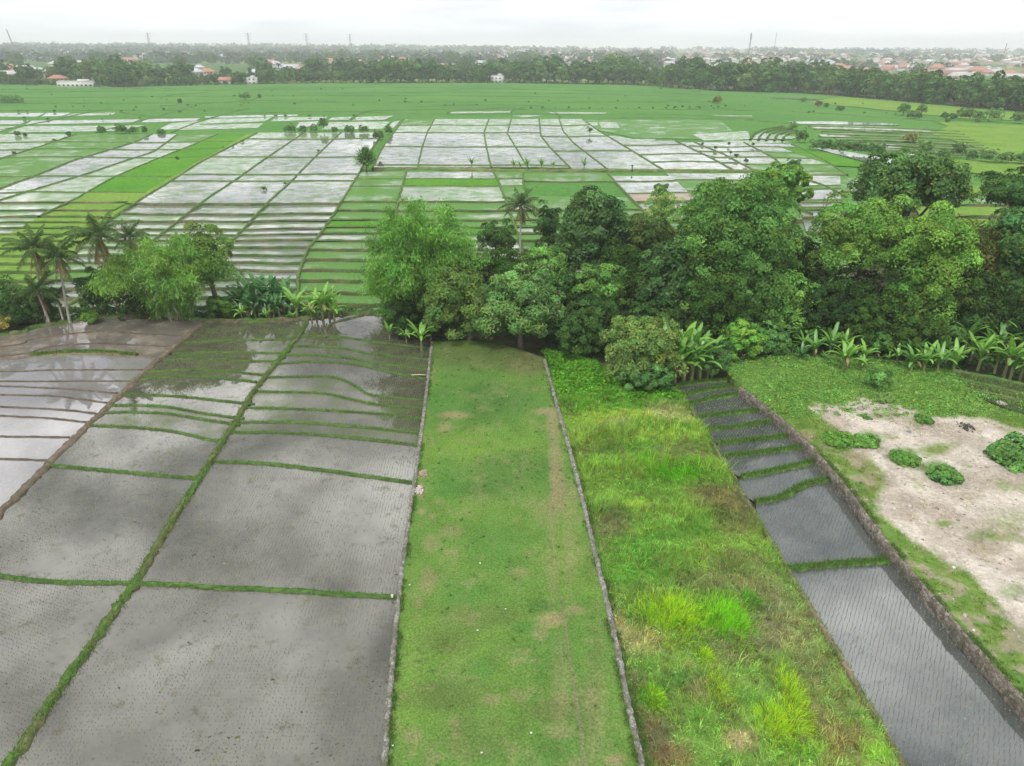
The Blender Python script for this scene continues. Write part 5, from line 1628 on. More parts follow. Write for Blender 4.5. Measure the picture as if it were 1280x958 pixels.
g = 'banana clump at the creeper plot'
for i, (u, v, hp) in enumerate([(833, 476, 56), (843, 478, 62), (854, 477, 66), (864, 476, 60), (874, 476, 54), (884, 471, 46), (824, 470, 60), (850, 468, 70), (862, 468, 66), (838, 468, 64), (872, 468, 58)]):
    banana(u, v, 0, hp, 'tall banana plant in the clump standing at the narrow paddy\'s upper end', g, 1 if i % 2 else 0)
g = 'bananas at the paddy corner beside the lawn'
for u, v, hp, lab, tone in [(487, 424, 22, 'small banana plant nearest the water at the paddy corner', 1), (508, 429, 24, 'yellowish young banana plant between two greener ones at the paddy corner', 1), (527, 438, 40, 'bright young banana plant against the lawn wall\'s head', 1), (532, 416, 30, 'banana plant under the olive tree behind the lawn wall\'s head', 1)]:
    banana(u, v, 0, hp, lab, g, tone, 7, 0)
g = 'banana thicket on the left bank'
for i, (u, v, hp) in enumerate([(306, 393, 48), (318, 390, 52), (330, 392, 52), (343, 390, 54), (355, 392, 50), (337, 398, 40), (312, 399, 38), (350, 399, 38), (325, 398, 44), (300, 392, 40), (362, 394, 44), (343, 400, 34), (320, 401, 30)]):
    banana(u, v, -.8, hp, 'dark green banana plant in the thicket beside the bamboo', g, 2)
for u, v, hp, lab, tone in [(303, 402, 24, 'low bright banana plant at the thicket\'s water edge beside bamboo', 1), (334, 402, 18, 'short pale banana shoot at the water below the dark thicket', 1), (372, 399, 46, 'slender yellowish banana plant right of the dark thicket', 1), (367, 403, 18, 'small bright banana shoot at the foot of the slender yellowish plant', 1)]:
    banana(u, v, -.4, hp, lab, g, tone, 7, 0)
g = 'bananas standing in the paddy margin'
for i, (u, v, hp) in enumerate([(396, 398, 42), (404, 400, 46), (412, 398, 44), (390, 402, 30), (418, 402, 32)]):
    banana(u, v, -.2, hp, 'banana plant with dry yellow stems standing in the flooded margin', g, 1, 6, 2)
g = 'bananas along the top of the weedy slope'
spots = [(1053, 466, 46, 'single bright banana plant out on the weedy slope', 1), (1078, 464, 24, 'small banana shoot right of the single bright one on the slope', 1), (1020, 428, 52, 'broad banana plant in the shade below the olive trees', 0), (1003, 434, 46, 'banana plant nearest the light green young tree', 0), (1042, 425, 44, 'banana plant behind the single bright one', 2), (1065, 430, 56, 'upright banana plant under the double olive trees', 2), (1085, 428, 50, 'banana plant beside the round mid-green bush', 2), (1036, 445, 40, 'drooping banana plant between shade and slope', 0),
         (1138, 467, 38, 'banana plant at the left end of the right-hand row', 0), (1153, 468, 42, 'second banana plant of the right-hand row', 1), (1170, 468, 44, 'third banana plant of the right-hand row', 0), (1190, 467, 42, 'fourth banana plant of the right-hand row, beside the little fenced paddy', 1)]
for u, v, hp, lab, tone in spots:
    banana(u, v, .7, hp, lab, g, tone)
g = 'mixed banana hedge below the olive trees'
for i in range(24):
    u = 905 + i * 11.5 + BNR.uniform(-5, 5)
    banana(u, float(np.interp(u, [900, 960, 1030, 1120, 1180], [452, 449, 446, 452, 452])) + BNR.uniform(-6, 8), .5, BNR.uniform(13, 36), 'banana plant in the mixed leafy hedge along the foot of the wood', g, int(BNR.integers(0, 3)), 7, 1)
g = 'banana thicket at the right edge'
for i, (u, v, hp) in enumerate([(1212, 452, 58), (1226, 460, 52), (1240, 464, 50), (1252, 468, 56), (1264, 472, 52), (1276, 474, 56), (1290, 478, 54), (1208, 440, 50), (1246, 448, 52), (1270, 452, 54), (1305, 482, 54), (1320, 486, 54), (1232, 444, 54), (1285, 455, 56)]):
    banana(u + BNR.uniform(-4, 4), v, .7, hp * BNR.uniform(.62, 1.0), 'banana plant in the dense thicket above the small corner paddy', g, i % 2)
g = 'bananas on the long bank in the bright paddies'
for u, v, hp, lab in [(590, 211, 17, 'lone banana plant at the west end of the bank row'), (642, 212, 14, 'first banana plant in the close cluster on the long bank'), (650, 212, 12, 'short banana plant inside the cluster on the long bank'), (659, 212, 17, 'tall banana plant inside the cluster on the long bank'), (677, 213, 18, 'twin-crowned banana plant east of the cluster on the bank'), (691, 213, 14, 'reddish banana plant on the long bank'), (730, 213, 17, 'lone banana plant at the east end of the bank row')]:
    banana(u, v, 2.3, hp, lab, g, 0 if hp > 13 else 1, 7, 1)
# spiky pandanus by the bright paddies
pt = thing('pandanus_bush', 'spiky round pandanus bush on the bank between two bright paddies', 'bush', P(458, 214, 2.0))
mbp = MB()
for i in range(620):
    az = BNR.random() * 6.28; el = BNR.uniform(.05, 1.45)
    d = np.array([math.cos(az) * math.cos(el), math.sin(az) * math.cos(el), math.sin(el)])
    c0 = d * BNR.uniform(.8, 2.2) * np.array([1.25, 1.25, 1]) + np.array([0, 0, 2.4 + BNR.uniform(-1.5, 1.5)])
    sd = unit(np.cross(d, [0, 0, 1.0]) + 1e-6); ln = BNR.uniform(1.6, 2.6)
    tip = c0 + d * ln - np.array([0, 0, .5]); mid = c0 + d * ln * .55 + np.array([0, 0, .15])
    mbp.add([c0 - sd * .15, c0 + sd * .15, mid + sd * .13, mid - sd * .13, tip], [(0, 1, 2, 3)], [(3, 2, 4)], vary((.13, .26, .05), 1, BNR, .25, .1))
link('crown', mbp.mesh('crown', LEAF), pt)
st = MB(); tube(st, [(0, 0, -.3), (.2, 0, 1.5), (-.2, .1, 3)], [.25, .2, .12], 7); link('trunk', st.mesh('trunk', BARK, True), pt)

# ------------------------------------------------------------------ coconut palms
def frond_mesh(ln, el, droop, col, seed, tilt=.5):
    rng = np.random.default_rng(seed); mb = MB(); n = 12
    q = np.linspace(0, 1, n); ang = el - droop * q ** 1.2; st = ln / (n - 1)
    x = np.concatenate([[0], np.cumsum(np.cos(ang[:-1]) * st)]); z = np.concatenate([[0], np.cumsum(np.sin(ang[:-1]) * st)])
    pts = np.column_stack([x, 0 * x, z])
    tube(mb, pts, np.interp(q, [0, 1], [.06, .012]), 4, np.array(col) * 1.5 + .03)
    m = 34
    for s in (-1, 1):
        qq = np.linspace(.14, .99, m)
        b = np.column_stack([np.interp(qq, q, pts[:, k]) for k in range(3)])
        a = np.interp(qq, q, ang)
        fwd = np.column_stack([np.cos(a), 0 * a, np.sin(a)])
        l = 1.05 * np.sin(np.pi * (qq * .8 + .17)) ** .7 * rng.uniform(.85, 1.1, m)
        side = np.tile([0, s, 0], (m, 1)) * .8 + fwd * .5 + np.array([0, 0, -tilt])
        side = unit(side + .12 * rng.normal(size=(m, 3)))
        tip = b + side * l[:, None] - np.array([0, 0, .18])
        wv = fwd * .055
        V = np.stack([b - wv, b + wv, (b + tip) / 2 + wv * .9 + np.array([0, 0, .05]), (b + tip) / 2 - wv * .9 + np.array([0, 0, .05]), tip], 1).reshape(-1, 3)
        i = np.arange(m) * 5
        mb.add(V, np.stack([i, i + 1, i + 2, i + 3], 1), np.stack([i + 3, i + 2, i + 4], 1), np.repeat(vary(col, m, rng, .18, .08), 5, 0))
    return mb.mesh('frond', LEAF)


PG = (.085, .15, .045)
FR = [frond_mesh(4.2, 1.25, .9, PG, 1), frond_mesh(4.6, .85, 1.2, PG, 2), frond_mesh(4.7, .4, 1.3, (.075, .13, .04), 3), frond_mesh(4.5, -.1, 1.0, (.09, .13, .04), 4), frond_mesh(4.2, -.7, .6, (.17, .16, .06), 5)]
FDEAD = frond_mesh(3.8, -1.1, .4, (.24, .17, .08), 6)
_nut = MB(); 
for i in range(9):
    a = i * 2.4; c0 = np.array([.28 * math.cos(a), .28 * math.sin(a), -.15 - .12 * (i % 3)])
    th = np.linspace(0, np.pi, 6)
    tube(_nut, [c0 + np.array([0, 0, .16 * math.cos(t_)]) for t_ in th[::-1]], [.01, .09, .13, .13, .09, .01], 7, (.16, .17, .05))
NUTS = _nut.mesh('coconut_cluster', BSTEM, True)


def palm(label, utop, vtop, ub, vb, zb, seed, scale=1.0, dead=2, hang=False, nf=20, name='coconut_palm', group='coconut palms'):
    rng = np.random.default_rng(seed)
    B = P(ub, vb, zb)
    h = height_to(B, vtop)
    dep = proj((B + np.array([0, 0, h]))[None])
    dx = (utop - dep[0][0]) * dep[2][0] / F
    t = thing(name, label, 'palm tree', B, group)
    n = 14; q = np.linspace(0, 1, n)
    dy = rng.uniform(-.4, .4)
    pts = np.column_stack([dx * q ** 1.4, dy * q ** 1.5, h * q - .4 * (q == 0)])
    mb = MB(); tube(mb, pts, np.interp(q, [0, .06, .2, 1], [.30, .22, .18, .13]) * scale ** .5, 9)
    link('trunk', mb.mesh('trunk', PALEBARK, True), t)
    top = pts[-1]
    for k in range(nf):
        e = 0 if k < 4 else 1 if k < 9 else 2 if k < 14 else 3 if k < 18 else 4
        s = scale * rng.uniform(.85, 1.08)
        link('frond', FR[e], t, top + np.array([0, 0, .15 - .03 * e]), (rng.uniform(-.15, .15), rng.uniform(-.12, .12), k * 2.399 + rng.uniform(-.25, .25)), (s, s, s))
    for k in range(dead):
        link('frond', FDEAD, t, top - np.array([0, 0, .1]), (0, 0, rng.random() * 6.28), (scale,) * 3)
    link('coconut_cluster', NUTS, t, top, (0, 0, rng.random() * 6), (scale,) * 3)
    return t


palm('tall straight coconut palm with pale stem and hanging brown fronds', 122, 297, 148, 396, -.2, 601, 1.0, 4)
palm('coconut palm half hidden behind the bamboo, farther than the straight one', 163, 298, 168, 352, -1.5, 602, .9, 2)
palm('coconut palm with reddish crown base leaning out at the far left', 43, 312, 60, 405, -.4, 603, .88, 2)
palm('leaning coconut palm with thin pale stem between the red-based and straight palms', 74, 322, 88, 405, -.2, 604, .85, 2)
palm('low young coconut palm with yellow drooping fronds among the leaning stems', 48, 365, 62, 405, -.2, 605, .8, 2, nf=15)
palm('short young palm at the foot of the leaning palms', 70, 376, 80, 404, -.2, 606, .6, 1, nf=12)
palm('lone coconut palm between the tall bamboo and the dense dark tree', 651, 258, 650, 330, -1.8, 607, .95, 3)
palm('thin dark-stemmed palm beside the creeper-wrapped tree', 683, 284, 686, 335, -1.8, 608, .6, 2, nf=12)

# bare pale branches in the left bamboo, leaning dead stem on the right
mb = MB(); rng = np.random.default_rng(5)
for i in range(9):
    a = rng.uniform(-.5, 3.6); e = rng.uniform(-.2, .9); l = rng.uniform(1.5, 3.5)
    d = np.array([math.cos(a) * math.cos(e), -.6, math.sin(e)])
    tube(mb, [(0, 0, 0), d * l * .5 + np.array([0, 0, .2]), d * l], [.05, .035, .012], 5)
tube(mb, [(.4, 1.5, -4), (.1, .6, -2), (0, 0, 0)], [.12, .09, .05], 6)
b = P(232, 399, -.6); hh = height_to(b, 345)
tag(link('dead_branch', mb.mesh('dead_branch', plain('bare_wood', (.36, .33, .28), .9), True), None, b + np.array([0, -4.4, hh - .4])), 'pale bare branches sticking out of the left bamboo clump', 'branch')
b = P(1242, 438, .3)
mb = MB(); tube(mb, [(0, 0, -.4), (.4, 0, 1.5), (1.0, .1, 3.6), (1.25, .1, 4.3), (1.7, .1, 4.4)], [.16, .15, .13, .1, .04], 7)
tag(link('dead_tree', mb.mesh('dead_trunk', plain('dead_wood', (.27, .23, .18), .9), True), None, b), 'leaning broken dead trunk in front of the right-edge tree', 'dead tree')

# ------------------------------------------------------------------ small shrubs and weeds in the fields beyond
def bush_mesh(seed, col, rx, rz, nc, nl, ls, trunk=0.0, mat=None):
    rng = np.random.default_rng(seed)
    mb, cc, d = crown(rng, rx * .8, rx * .8, rz * .8, nc, rx * .33, nl, ls * .8, col, zmin=-.35, lumps=.3, off=(0, 0, rz * .75 + trunk))
    if trunk > 0:
        tube(mb, [(0, 0, -.3), (.1, 0, trunk * .6), (0, 0, trunk + rz * .6)], [.18 * rx / 2, .14 * rx / 2, .05], 6, (.15, .12, .09), 1)
        for k in range(5):
            tube(mb, [(0, 0, trunk * .8), cc[k] * .6 + np.array([0, 0, trunk * .2]), cc[k]], [.1 * rx / 2, .06, .02], 5, (.15, .12, .09), 1)
    return mb.mesh('shrub', [mat or LEAF, BARK])


def put(name, me, label, cat, p, s=1.0, group=None, rz=0.0, sz=None):
    o = link(name, me, None, p, (0, 0, rz), (s, s, sz if sz else s))
    return tag(o, label, cat, group)


def fit(name, seed, col, u0_, u1_, v0_, v1_, label, cat='shrub', z=2.0, trunk=0.0, group=None, nc=40, nl=45, ls=.5):
    b = P((u0_ + u1_) / 2, v1_, z)
    dep = proj(b[None])[2][0]
    h = height_to(b, v0_); rx = (u1_ - u0_) / 2 * dep / F * .8; h *= .85
    tr = trunk * h
    return put(name, bush_mesh(seed, col, rx, (h - tr) * .6, nc, nl, ls, tr), label, cat, b, 1.0, group)


g = 'shrubs on the field banks'
FB = [(120, 133, 158, 165, 'small round shrub on the bank left of the row of three', 0), (142, 162, 155, 167, 'broad dark shrub, biggest of the hedge pieces on the west bank', 0), (162, 174, 157, 167, 'light shrub beside the biggest hedge piece on the west bank', 0), (178, 185, 157, 167, 'narrow upright dark shrub right of the light one', 0), (196, 208, 161, 167, 'low shrub at the east end of the west bank', 0), (82, 90, 164, 170, 'low tuft shrub on the west bank', 0), (18, 26, 163, 170, 'upright shrub near the west end of the seeded strip', 0), (29, 34, 166, 170, 'tiny shrub next to the upright one by the seeded strip', 0),
      (356, 370, 156, 165, 'shrub at the start of the hedge above the bright grid', 0), (372, 385, 157, 165, 'low shrub in the hedge above the bright grid', 0), (386, 398, 155, 165, 'leafy shrub beside the hedge\'s small tree', 0), (399, 411, 145, 164, 'small upright tree in the hedge above the bright grid', .3), (413, 424, 158, 166, 'shrub right of the hedge\'s small tree', 0), (428, 446, 157, 166, 'wide shrub at the hedge\'s east end', 0), (448, 462, 156, 166, 'shrub above the spiky pandanus', 0), (466, 480, 160, 175, 'bush on the diagonal bank behind the pandanus', 0), (480, 492, 155, 168, 'bush at the top of the diagonal bank', 0),
      (-6, 34, 121, 128, 'long low hedge at the left edge of the rice plain', 0), (299, 314, 116, 125, 'lone rounded tree in the middle of the rice plain', .25), (222, 228, 123, 129, 'small upright shrub in the western rice plain', 0), (322, 327, 117, 123, 'small shrub right of the lone rounded tree', 0),
      (889, 903, 121, 129, 'brownish shrub in the eastern rice plain', 0), (1000, 1008, 121, 128, 'thin upright shrub west of the two plain shrubs', 0), (1018, 1028, 125, 133, 'brown bush, left of a pair in the eastern plain', 0), (1029, 1036, 129, 134, 'small bush, right of a pair in the eastern plain', 0), (1045, 1056, 133, 138, 'low bush on the bank below the eastern plain', 0),
      (985, 998, 152, 162, 'pale shrub at the head of the curved terraces', 0), (993, 1010, 159, 178, 'dark rounded bush at the end of the hedge below the curved terraces', 0),
      (980, 1000, 196, 222, 'small dark tree with bare stem standing in the eastern paddies', .35), (1128, 1146, 166, 178, 'brown bare-looking bush among the curved terraces', 0), (1143, 1166, 172, 196, 'leafy bush with upright plume at the foot of the terraces', 0), (1188, 1205, 174, 197, 'upright dark bush at the foot of the terraces', 0), (1168, 1190, 187, 198, 'low bush between the plumed and the upright bush', 0), (1206, 1222, 188, 200, 'low shrub right of the upright dark bush', 0), (1222, 1246, 185, 203, 'spreading shrub in the green hedge at right', 0), (1246, 1266, 188, 204, 'paler shrub in the green hedge at right', 0), (1264, 1290, 190, 205, 'last shrub of the green hedge at the right edge', 0),
      (1119, 1138, 129, 144, 'leaning dark tree, left of a pair at the field edge', .2), (1144, 1158, 128, 146, 'leaning dark tree, right of a pair at the field edge', .25), (1133, 1150, 138, 148, 'low bushes between the pair of leaning trees', 0), (1176, 1186, 140, 149, 'round bush, first of the group before the wood', 0), (1185, 1196, 141, 150, 'round bush, second of the group before the wood', 0), (1180, 1188, 146, 153, 'small round bush in front of the group before the wood', 0), (1196, 1214, 133, 150, 'palm-like bush in the group before the wood', 0), (1212, 1232, 136, 151, 'pale spreading bush in the group before the wood', 0), (1230, 1253, 134, 152, 'tall pale bush in the group before the wood', 0), (1218, 1226, 146, 153, 'tiny bush at the foot of the pale spreading one', 0), (1262, 1285, 138, 154, 'large bush at the right edge before the wood', 0)]
for i, (a, b_, c, d, lab, trk) in enumerate(FB):
    cl = [(.075, .15, .05), (.065, .135, .05), (.09, .17, .06), (.07, .13, .055)][i % 4]
    if 'brown' in lab: cl = (.12, .12, .06)
    if 'pale' in lab or 'paler' in lab: cl = (.11, .19, .07)
    fit('small_tree' if trk else 'shrub', 700 + i, cl, a, b_, c, d, lab, 'tree' if trk else 'shrub', 2.0, trk, g, ls=.55 if d > 155 else .8)
# hedge below the curved terraces: a row of shrubs
for k, lab in enumerate(['first', 'second', 'third', 'fourth', 'fifth', 'sixth', 'seventh']):
    u = 1020 + k * 13
    fit('shrub', 790 + k, [(.07, .15, .055), (.055, .12, .05), (.085, .17, .06)][k % 3], u - 10, u + 10, 171 + k * .8, 188 + k * 1.2, lab + ' shrub from the west in the dense hedge below the curved terraces', 'shrub', 2.0, 0, 'hedge below the curved terraces', 34, 45, .5)

# dark saplings standing on the banks of the eastern paddies
g = 'saplings on the paddy banks'
for i, (u, v, hp, lab) in enumerate([(911, 183, 6, 'dark sapling at the top of the sapling line between bright paddies'), (894, 188, 6, 'dark sapling left of the sapling line between bright paddies'), (913, 194, 6, 'small dark sapling midway down the sapling line'), (920, 199, 8, 'tall dark sapling in the middle of the sapling line'), (932, 206, 9, 'tallest dark sapling at the lower end of the sapling line'), (941, 184, 6, 'sapling standing apart east of the sapling line'), (878, 182, 4, 'tiny sapling at the west corner of the eastern paddies'), (737, 169, 11, 'leafy sapling where the seeded paddies meet the bright ones')]):
    fit('sapling', 830 + i, (.06, .10, .045), u - hp * .42, u + hp * .42, v - hp, v, lab, 'sapling', 2.1, .4, g, 14, 30, .4)
b = P(790, 214, 2.2)
mb = MB(); box(mb, (0, 0, .8), (.22, .2, 2.0)); box(mb, (0, 0, 1.5), (.5, .16, .5), m=0)
tag(link('wooden_post', mb.mesh('wooden_post', plain('dark_wood', (.03, .028, .025), .9)), None, b), 'dark wooden post on the bank above two narrow bright paddies', 'post')
mb = MB()
for i in range(10):
    a = i * .63
    tube(mb, [(math.cos(a) * .9, math.sin(a) * .5, 0), (math.cos(a) * .2, 0, 1.0 + .2 * (i % 3)), (-.1, 0, 1.3)], [.12, .09, .05], 5)
tag(link('dead_stump', mb.mesh('dead_stump', plain('grey_wood', (.09, .08, .075), .95), True), None, P(476, 208, 2.2)), 'dark dead stump and debris beside the spiky pandanus', 'stump')

# weeds dotted over the rice plain
g = 'weed tufts on the rice plain'
WM = [bush_mesh(860 + i, c, 1.0, .8, 9, 26, .45) for i, c in enumerate([(.05, .10, .04), (.06, .13, .045), (.045, .085, .04)])]
WR_ = np.random.default_rng(12)
weeds = [(23, 140), (34, 140), (68, 140), (70, 134.5), (91, 134), (105, 134), (152, 140), (167, 138), (138, 144), (30, 149), (60, 150), (128, 150), (175, 148), (155, 126), (155, 113), (225, 141), (235, 132), (245, 133), (256, 140), (302, 132), (311, 130), (331, 146), (345, 146), (357, 146), (368, 131), (387, 146), (405, 146), (443, 146), (170, 135), (205, 138), (234, 133), (190, 122), (18, 193), (68, 177), (82, 173), (279, 185), (291, 184), (303, 178), (222, 200), (330, 238), (357, 231), (398, 190)] + \
        [(665 + i * 15 + WR_.uniform(-3, 3), 136 + WR_.uniform(-.3, .3)) for i in range(16)] + [(WR_.uniform(430, 1000), WR_.uniform(110, 134)) for i in range(26)] + [(835 + i * 9, 134 + WR_.uniform(-1, 1)) for i in range(9)] + [(WR_.uniform(1000, 1150), WR_.uniform(128, 146)) for i in range(10)] + [(WR_.uniform(0, 430), WR_.uniform(110, 132)) for i in range(18)]
for i, (u, v) in enumerate(weeds):
    p_ = P(u, v, 2.0)
    s = WR_.uniform(.35, .8) * (1 if p_[1] < 350 else 1.15)
    zone = 'west of the lone rounded tree' if u < 300 else 'north of the bright water grid' if u < 660 else 'on the long bank across the eastern rice plain' if abs(v - 136) < 1.5 else 'in the eastern rice plain'
    if v > 160: zone = 'on a bank of the western bright paddies'
    o = put('weed_tuft', WM[i % 3], 'tiny dark weed tuft ' + zone, 'weed', p_, s, 'weed tufts ' + zone, WR_.random() * 6)

# ------------------------------------------------------------------ wood and town in the distance
TVAR = []
for i in range(14):
    rng = np.random.default_rng(900 + i)
    col = [(.05, .105, .04), (.04, .085, .04), (.065, .12, .045), (.045, .10, .045), (.075, .13, .05)][i % 5]
    mb = MB()
    rx = [5.5, 6.5, 4.5, 5, 7][i % 5]; rz = [4.5, 4.2, 5.5, 3.6, 4.4][i % 5]
    trk = [4.5, 5, 5.5, 3.5, 6][i % 5]
    trk *= .55
    crown(rng, rx * .82, rx * .82, rz * .95, 62, rx * .28, 24, 1.2, col, zmin=-.85, off=(0, 0, trk + rz * .8), mb=mb, lumps=.22)
    tube(mb, [(0, 0, -1), (.2, 0, trk * .6), (0, .2, trk + rz)], [.42, .32, .12], 6, (.2, .17, .14), 1)
    for k in range(4):
        a = k * 1.6; tube(mb, [(0, 0, trk * .7), (math.cos(a) * rx * .3, math.sin(a) * rx * .3, trk + rz * .3), (math.cos(a) * rx * .6, math.sin(a) * rx * .6, trk + rz * .7)], [.22, .15, .06], 5, (.2, .17, .14), 1)
    TVAR.append((mb.mesh('far_tree', [LEAF, BARK]), trk + rz * 1.75, rx))
# tall slim and palm shaped ones
mb = MB(); rng = np.random.default_rng(950)
crown(rng, 2.2, 2.2, 6.5, 46, 1.5, 22, 1.1, (.04, .085, .04), zmin=-.8, off=(0, 0, 9), mb=mb); tube(mb, [(0, 0, -1), (0, 0, 6), (0, 0, 12)], [.4, .3, .1], 6, (.2, .17, .14), 1)
TVAR.append((mb.mesh('far_tree', [LEAF, BARK]), 16.5, 2.6))
mb = MB(); tube(mb, [(0, 0, -1), (.4, 0, 6), (.2, 0, 13)], [.3, .22, .15], 6, (.22, .2, .17), 1)
for k in range(16):
    a = k * 2.4; e = .9 - (k / 16) * 1.5
    tt = np.linspace(.1, 1, 12)[:, None]
    d = np.array([math.cos(a) * math.cos(e), math.sin(a) * math.cos(e), math.sin(e)])
    pp = d * 4.6 * tt - np.array([0, 0, 1.9]) * tt ** 2 + np.array([.2, 0, 13])
    leaf_geom(mb, pp, np.tile([0, 0, 1.0], (12, 1)), 1.5, .55, vary((.06, .11, .045), 12, rng, .15, .05), rng, np.tile(np.cross(d, [0, 0, 1]) + d * .5, (12, 1)))
TVAR.append((mb.mesh('far_palm', [LEAF, BARK]), 15, 4))

BASEV = lambda u: float(np.interp(u, [-400, -100, 0, 60, 160, 240, 400, 640, 780, 830, 900, 1000, 1060, 1100, 1150, 1200, 1280, 1500], [100, 104, 106, 108, 110, 107.5, 104.5, 104.5, 106, 110, 114, 117, 120, 125, 130, 134, 141, 152]))
FT = np.random.default_rng(19)
looks = ['round-crowned', 'wide dark', 'tall', 'low rounded', 'spreading']
rank = ['front-row', 'second-row', 'hazy farther', 'skyline']
NTREE = [0]
HOUSE_SPOTS = [(97, 109, 22), (74, 105.5, 12), (16, 101, 15), (244, 99, 14), (260, 97, 12), (283, 106, 9), (314, 106, 10), (376, 91, 10), (622, 104, 8), (892, 86, 18), (338, 82, 16), (162, 79, 16), (104, 86, 9), (448, 81, 12), (480, 80, 13), (1026, 83, 22), (1129, 87, 14), (1221, 94, 18), (1190, 93, 14), (931, 84, 12)]


def far_tree(u, v, hpx, k=None, extra=None):
    i = int(FT.integers(0, 16)) if k is None else k
    for hu, hv, hr in HOUSE_SPOTS:
        if abs(u - hu) < hr and v > hv - .3: hpx = min(hpx, max(3.5, v - hv + 3.0))
    me, h0, rx0 = TVAR[i]
    p_ = PT(u, v)
    dep = proj(p_[None])[2][0]
    s = max(.45, min(2.2, hpx * dep / F / h0))
    kindw = 'palm-shaped' if i == 15 else 'slim columnar' if i == 14 else looks[i % 5]
    dv = BASEV(u) - v
    rk = rank[0] if dv < 2.2 else rank[1] if dv < 9 else rank[2] if dv < 30 else rank[3]
    zone = 'behind the white box house' if u < 130 else 'left of the lone field tree' if u < 300 else 'beyond the bright water grid' if u < 620 else 'beyond the centre rice plain' if u < 840 else 'below the mobile mast' if u < 1010 else 'before the red-roofed town' if u < 1160 else 'by the right edge'
    lab = extra or f'{kindw} {rk} tree of the distant wood {zone}'
    o = link('far_palm' if i == 15 else 'far_tree', me, None, p_, (0, 0, FT.random() * 6.28), (s * FT.uniform(.9, 1.2), s * FT.uniform(.9, 1.2), s))
    tag(o, lab, 'palm tree' if i == 15 else 'tree', f'{rk} trees of the distant wood {zone}')
    NTREE[0] += 1


# front row
u = -60.0
while u < 1340:
    right = u > 820
    hp = FT.uniform(15, 24) if not right else FT.uniform(20, 34)
    hp *= .55 + .85 * float(vnoise(u, 3, 34, 2))
    if 20 < u < 60 or 70 < u < 125: hp *= .45
    if u < 400: hp *= .75
    far_tree(u, BASEV(u) - FT.uniform(0, 1.5), hp, None)
    u += FT.uniform(6, 11) * (1.3 if right else 1)
u = -60.0
while u < 1340:
    hp = (FT.uniform(15, 25) if u < 820 else FT.uniform(20, 32)) * (.55 + .85 * float(vnoise(u, 9, 40, 5)))
    far_tree(u, BASEV(u) - FT.uniform(3, 8), hp)
    u += FT.uniform(10, 20)
# thicket at the foot of the wood (stuff)
n_ = 900
uu = FT.uniform(-300, 1580, n_)
bp_ = np.array([PT(a_, BASEV(a_) - FT.uniform(-.6, 3.0)) for a_ in uu if not (70 < a_ < 122)])
cover('wood_undergrowth', bp_, 1.2, np.array((.06, .125, .05)), FT, 16, 2.6, .9)
# scattered rows farther away, denser on the left
for k in range(62):
    u = FT.uniform(-60, 840); v = BASEV(u) - FT.uniform(9, 27)
    far_tree(u, v, FT.uniform(10, 16))
for k in range(26):
    u = FT.uniform(820, 1330); v = BASEV(u) - FT.uniform(10, 42)
    far_tree(u, v, FT.uniform(8, 14))

# houses
ROOF = [plain('orange_tiles', (.38, .19, .13), .85, .6, .3), plain('brown_tiles', (.30, .17, .12), .85, .6, .3), plain('grey_sheet_roof', (.45, .46, .47), .6, .4, .2), plain('pale_roof', (.46, .44, .42), .7, .4, .2)]
WALLW = plain('white_render', (.62, .60, .57), .8, .5, .12); WALLB = plain('buff_render', (.50, .44, .36), .85, .5, .2)
GLASSD = plain('dark_window', (.05, .055, .06), .3, .5, .1)


def hip_roof(w, d, h, ov=.9, gable=False):
    mb = MB(); x, y = w / 2 + ov, d / 2 + ov; r = max(x - y, 0) if not gable else x
    V = [(-x, -y, 0), (x, -y, 0), (x, y, 0), (-x, y, 0), (-r, 0, h), (r, 0, h), (-x, -y, -.25), (x, -y, -.25), (x, y, -.25), (-x, y, -.25)]
    mb.add(V, [(0, 1, 5, 4), (2, 3, 4, 5), (6, 7, 1, 0), (7, 8, 2, 1), (8, 9, 3, 2), (9, 6, 0, 3), (9, 8, 7, 6)], [(1, 2, 5), (3, 0, 4)])
    return mb


_wall = {}
def house_meshes(w, d, h, kind):
    key = (w, d, h, kind)
    if key not in _wall:
        mb = MB(); box(mb, (0, 0, h / 2 - .5), (w, d, h + 1))
        if kind == 'flat':
            rm = MB(); box(rm, (0, 0, .15), (w + .5, d + .5, .3)); box(rm, (w * .2, 0, .9), (w * .3, d * .4, 1.5))
        else:
            rm = hip_roof(w, d, d * .32, gable=(kind == 'gable'))
        wm = MB()
        nwin = max(2, int(w / 3.2)); fl = 1 if h < 4.5 else 2
        wins = []
        for f_ in range(fl):
            for i in range(nwin):
                wb = MB(); x = -w / 2 + w * (i + .5) / nwin
                box(wb, (x, -d / 2 - .03, 1.6 + 3.0 * f_), (w / nwin * .45, .1, 1.3))
                wins.append(wb)
        for wb in wins: wm.V += [];
        _wall[key] = (mb, rm, wins)
    return _wall[key]


_hm = {}
def house(u, v, w, d, h, kind, roof, wallm, label, group=None, rz=0.0, windows=False, name='house'):
    p_ = PT(u, v)
    key = (w, d, h, kind, roof, wallm.name)
    if key not in _hm:
        mb, rm, wins = house_meshes(w, d, h, kind)
        _hm[key] = (mb.mesh('wall', wallm), rm.mesh('roof', ROOF[roof] if roof is not None else wallm), [w_.mesh('window', GLASSD) for w_ in wins])
    a, b_, c = _hm[key]
    t = thing(name, label, 'house', p_, group, rz)
    link('wall', a, t); link('roof', b_, t, (0, 0, h + .02))
    if windows:
        for m in c: link('window', m, t)
    return t


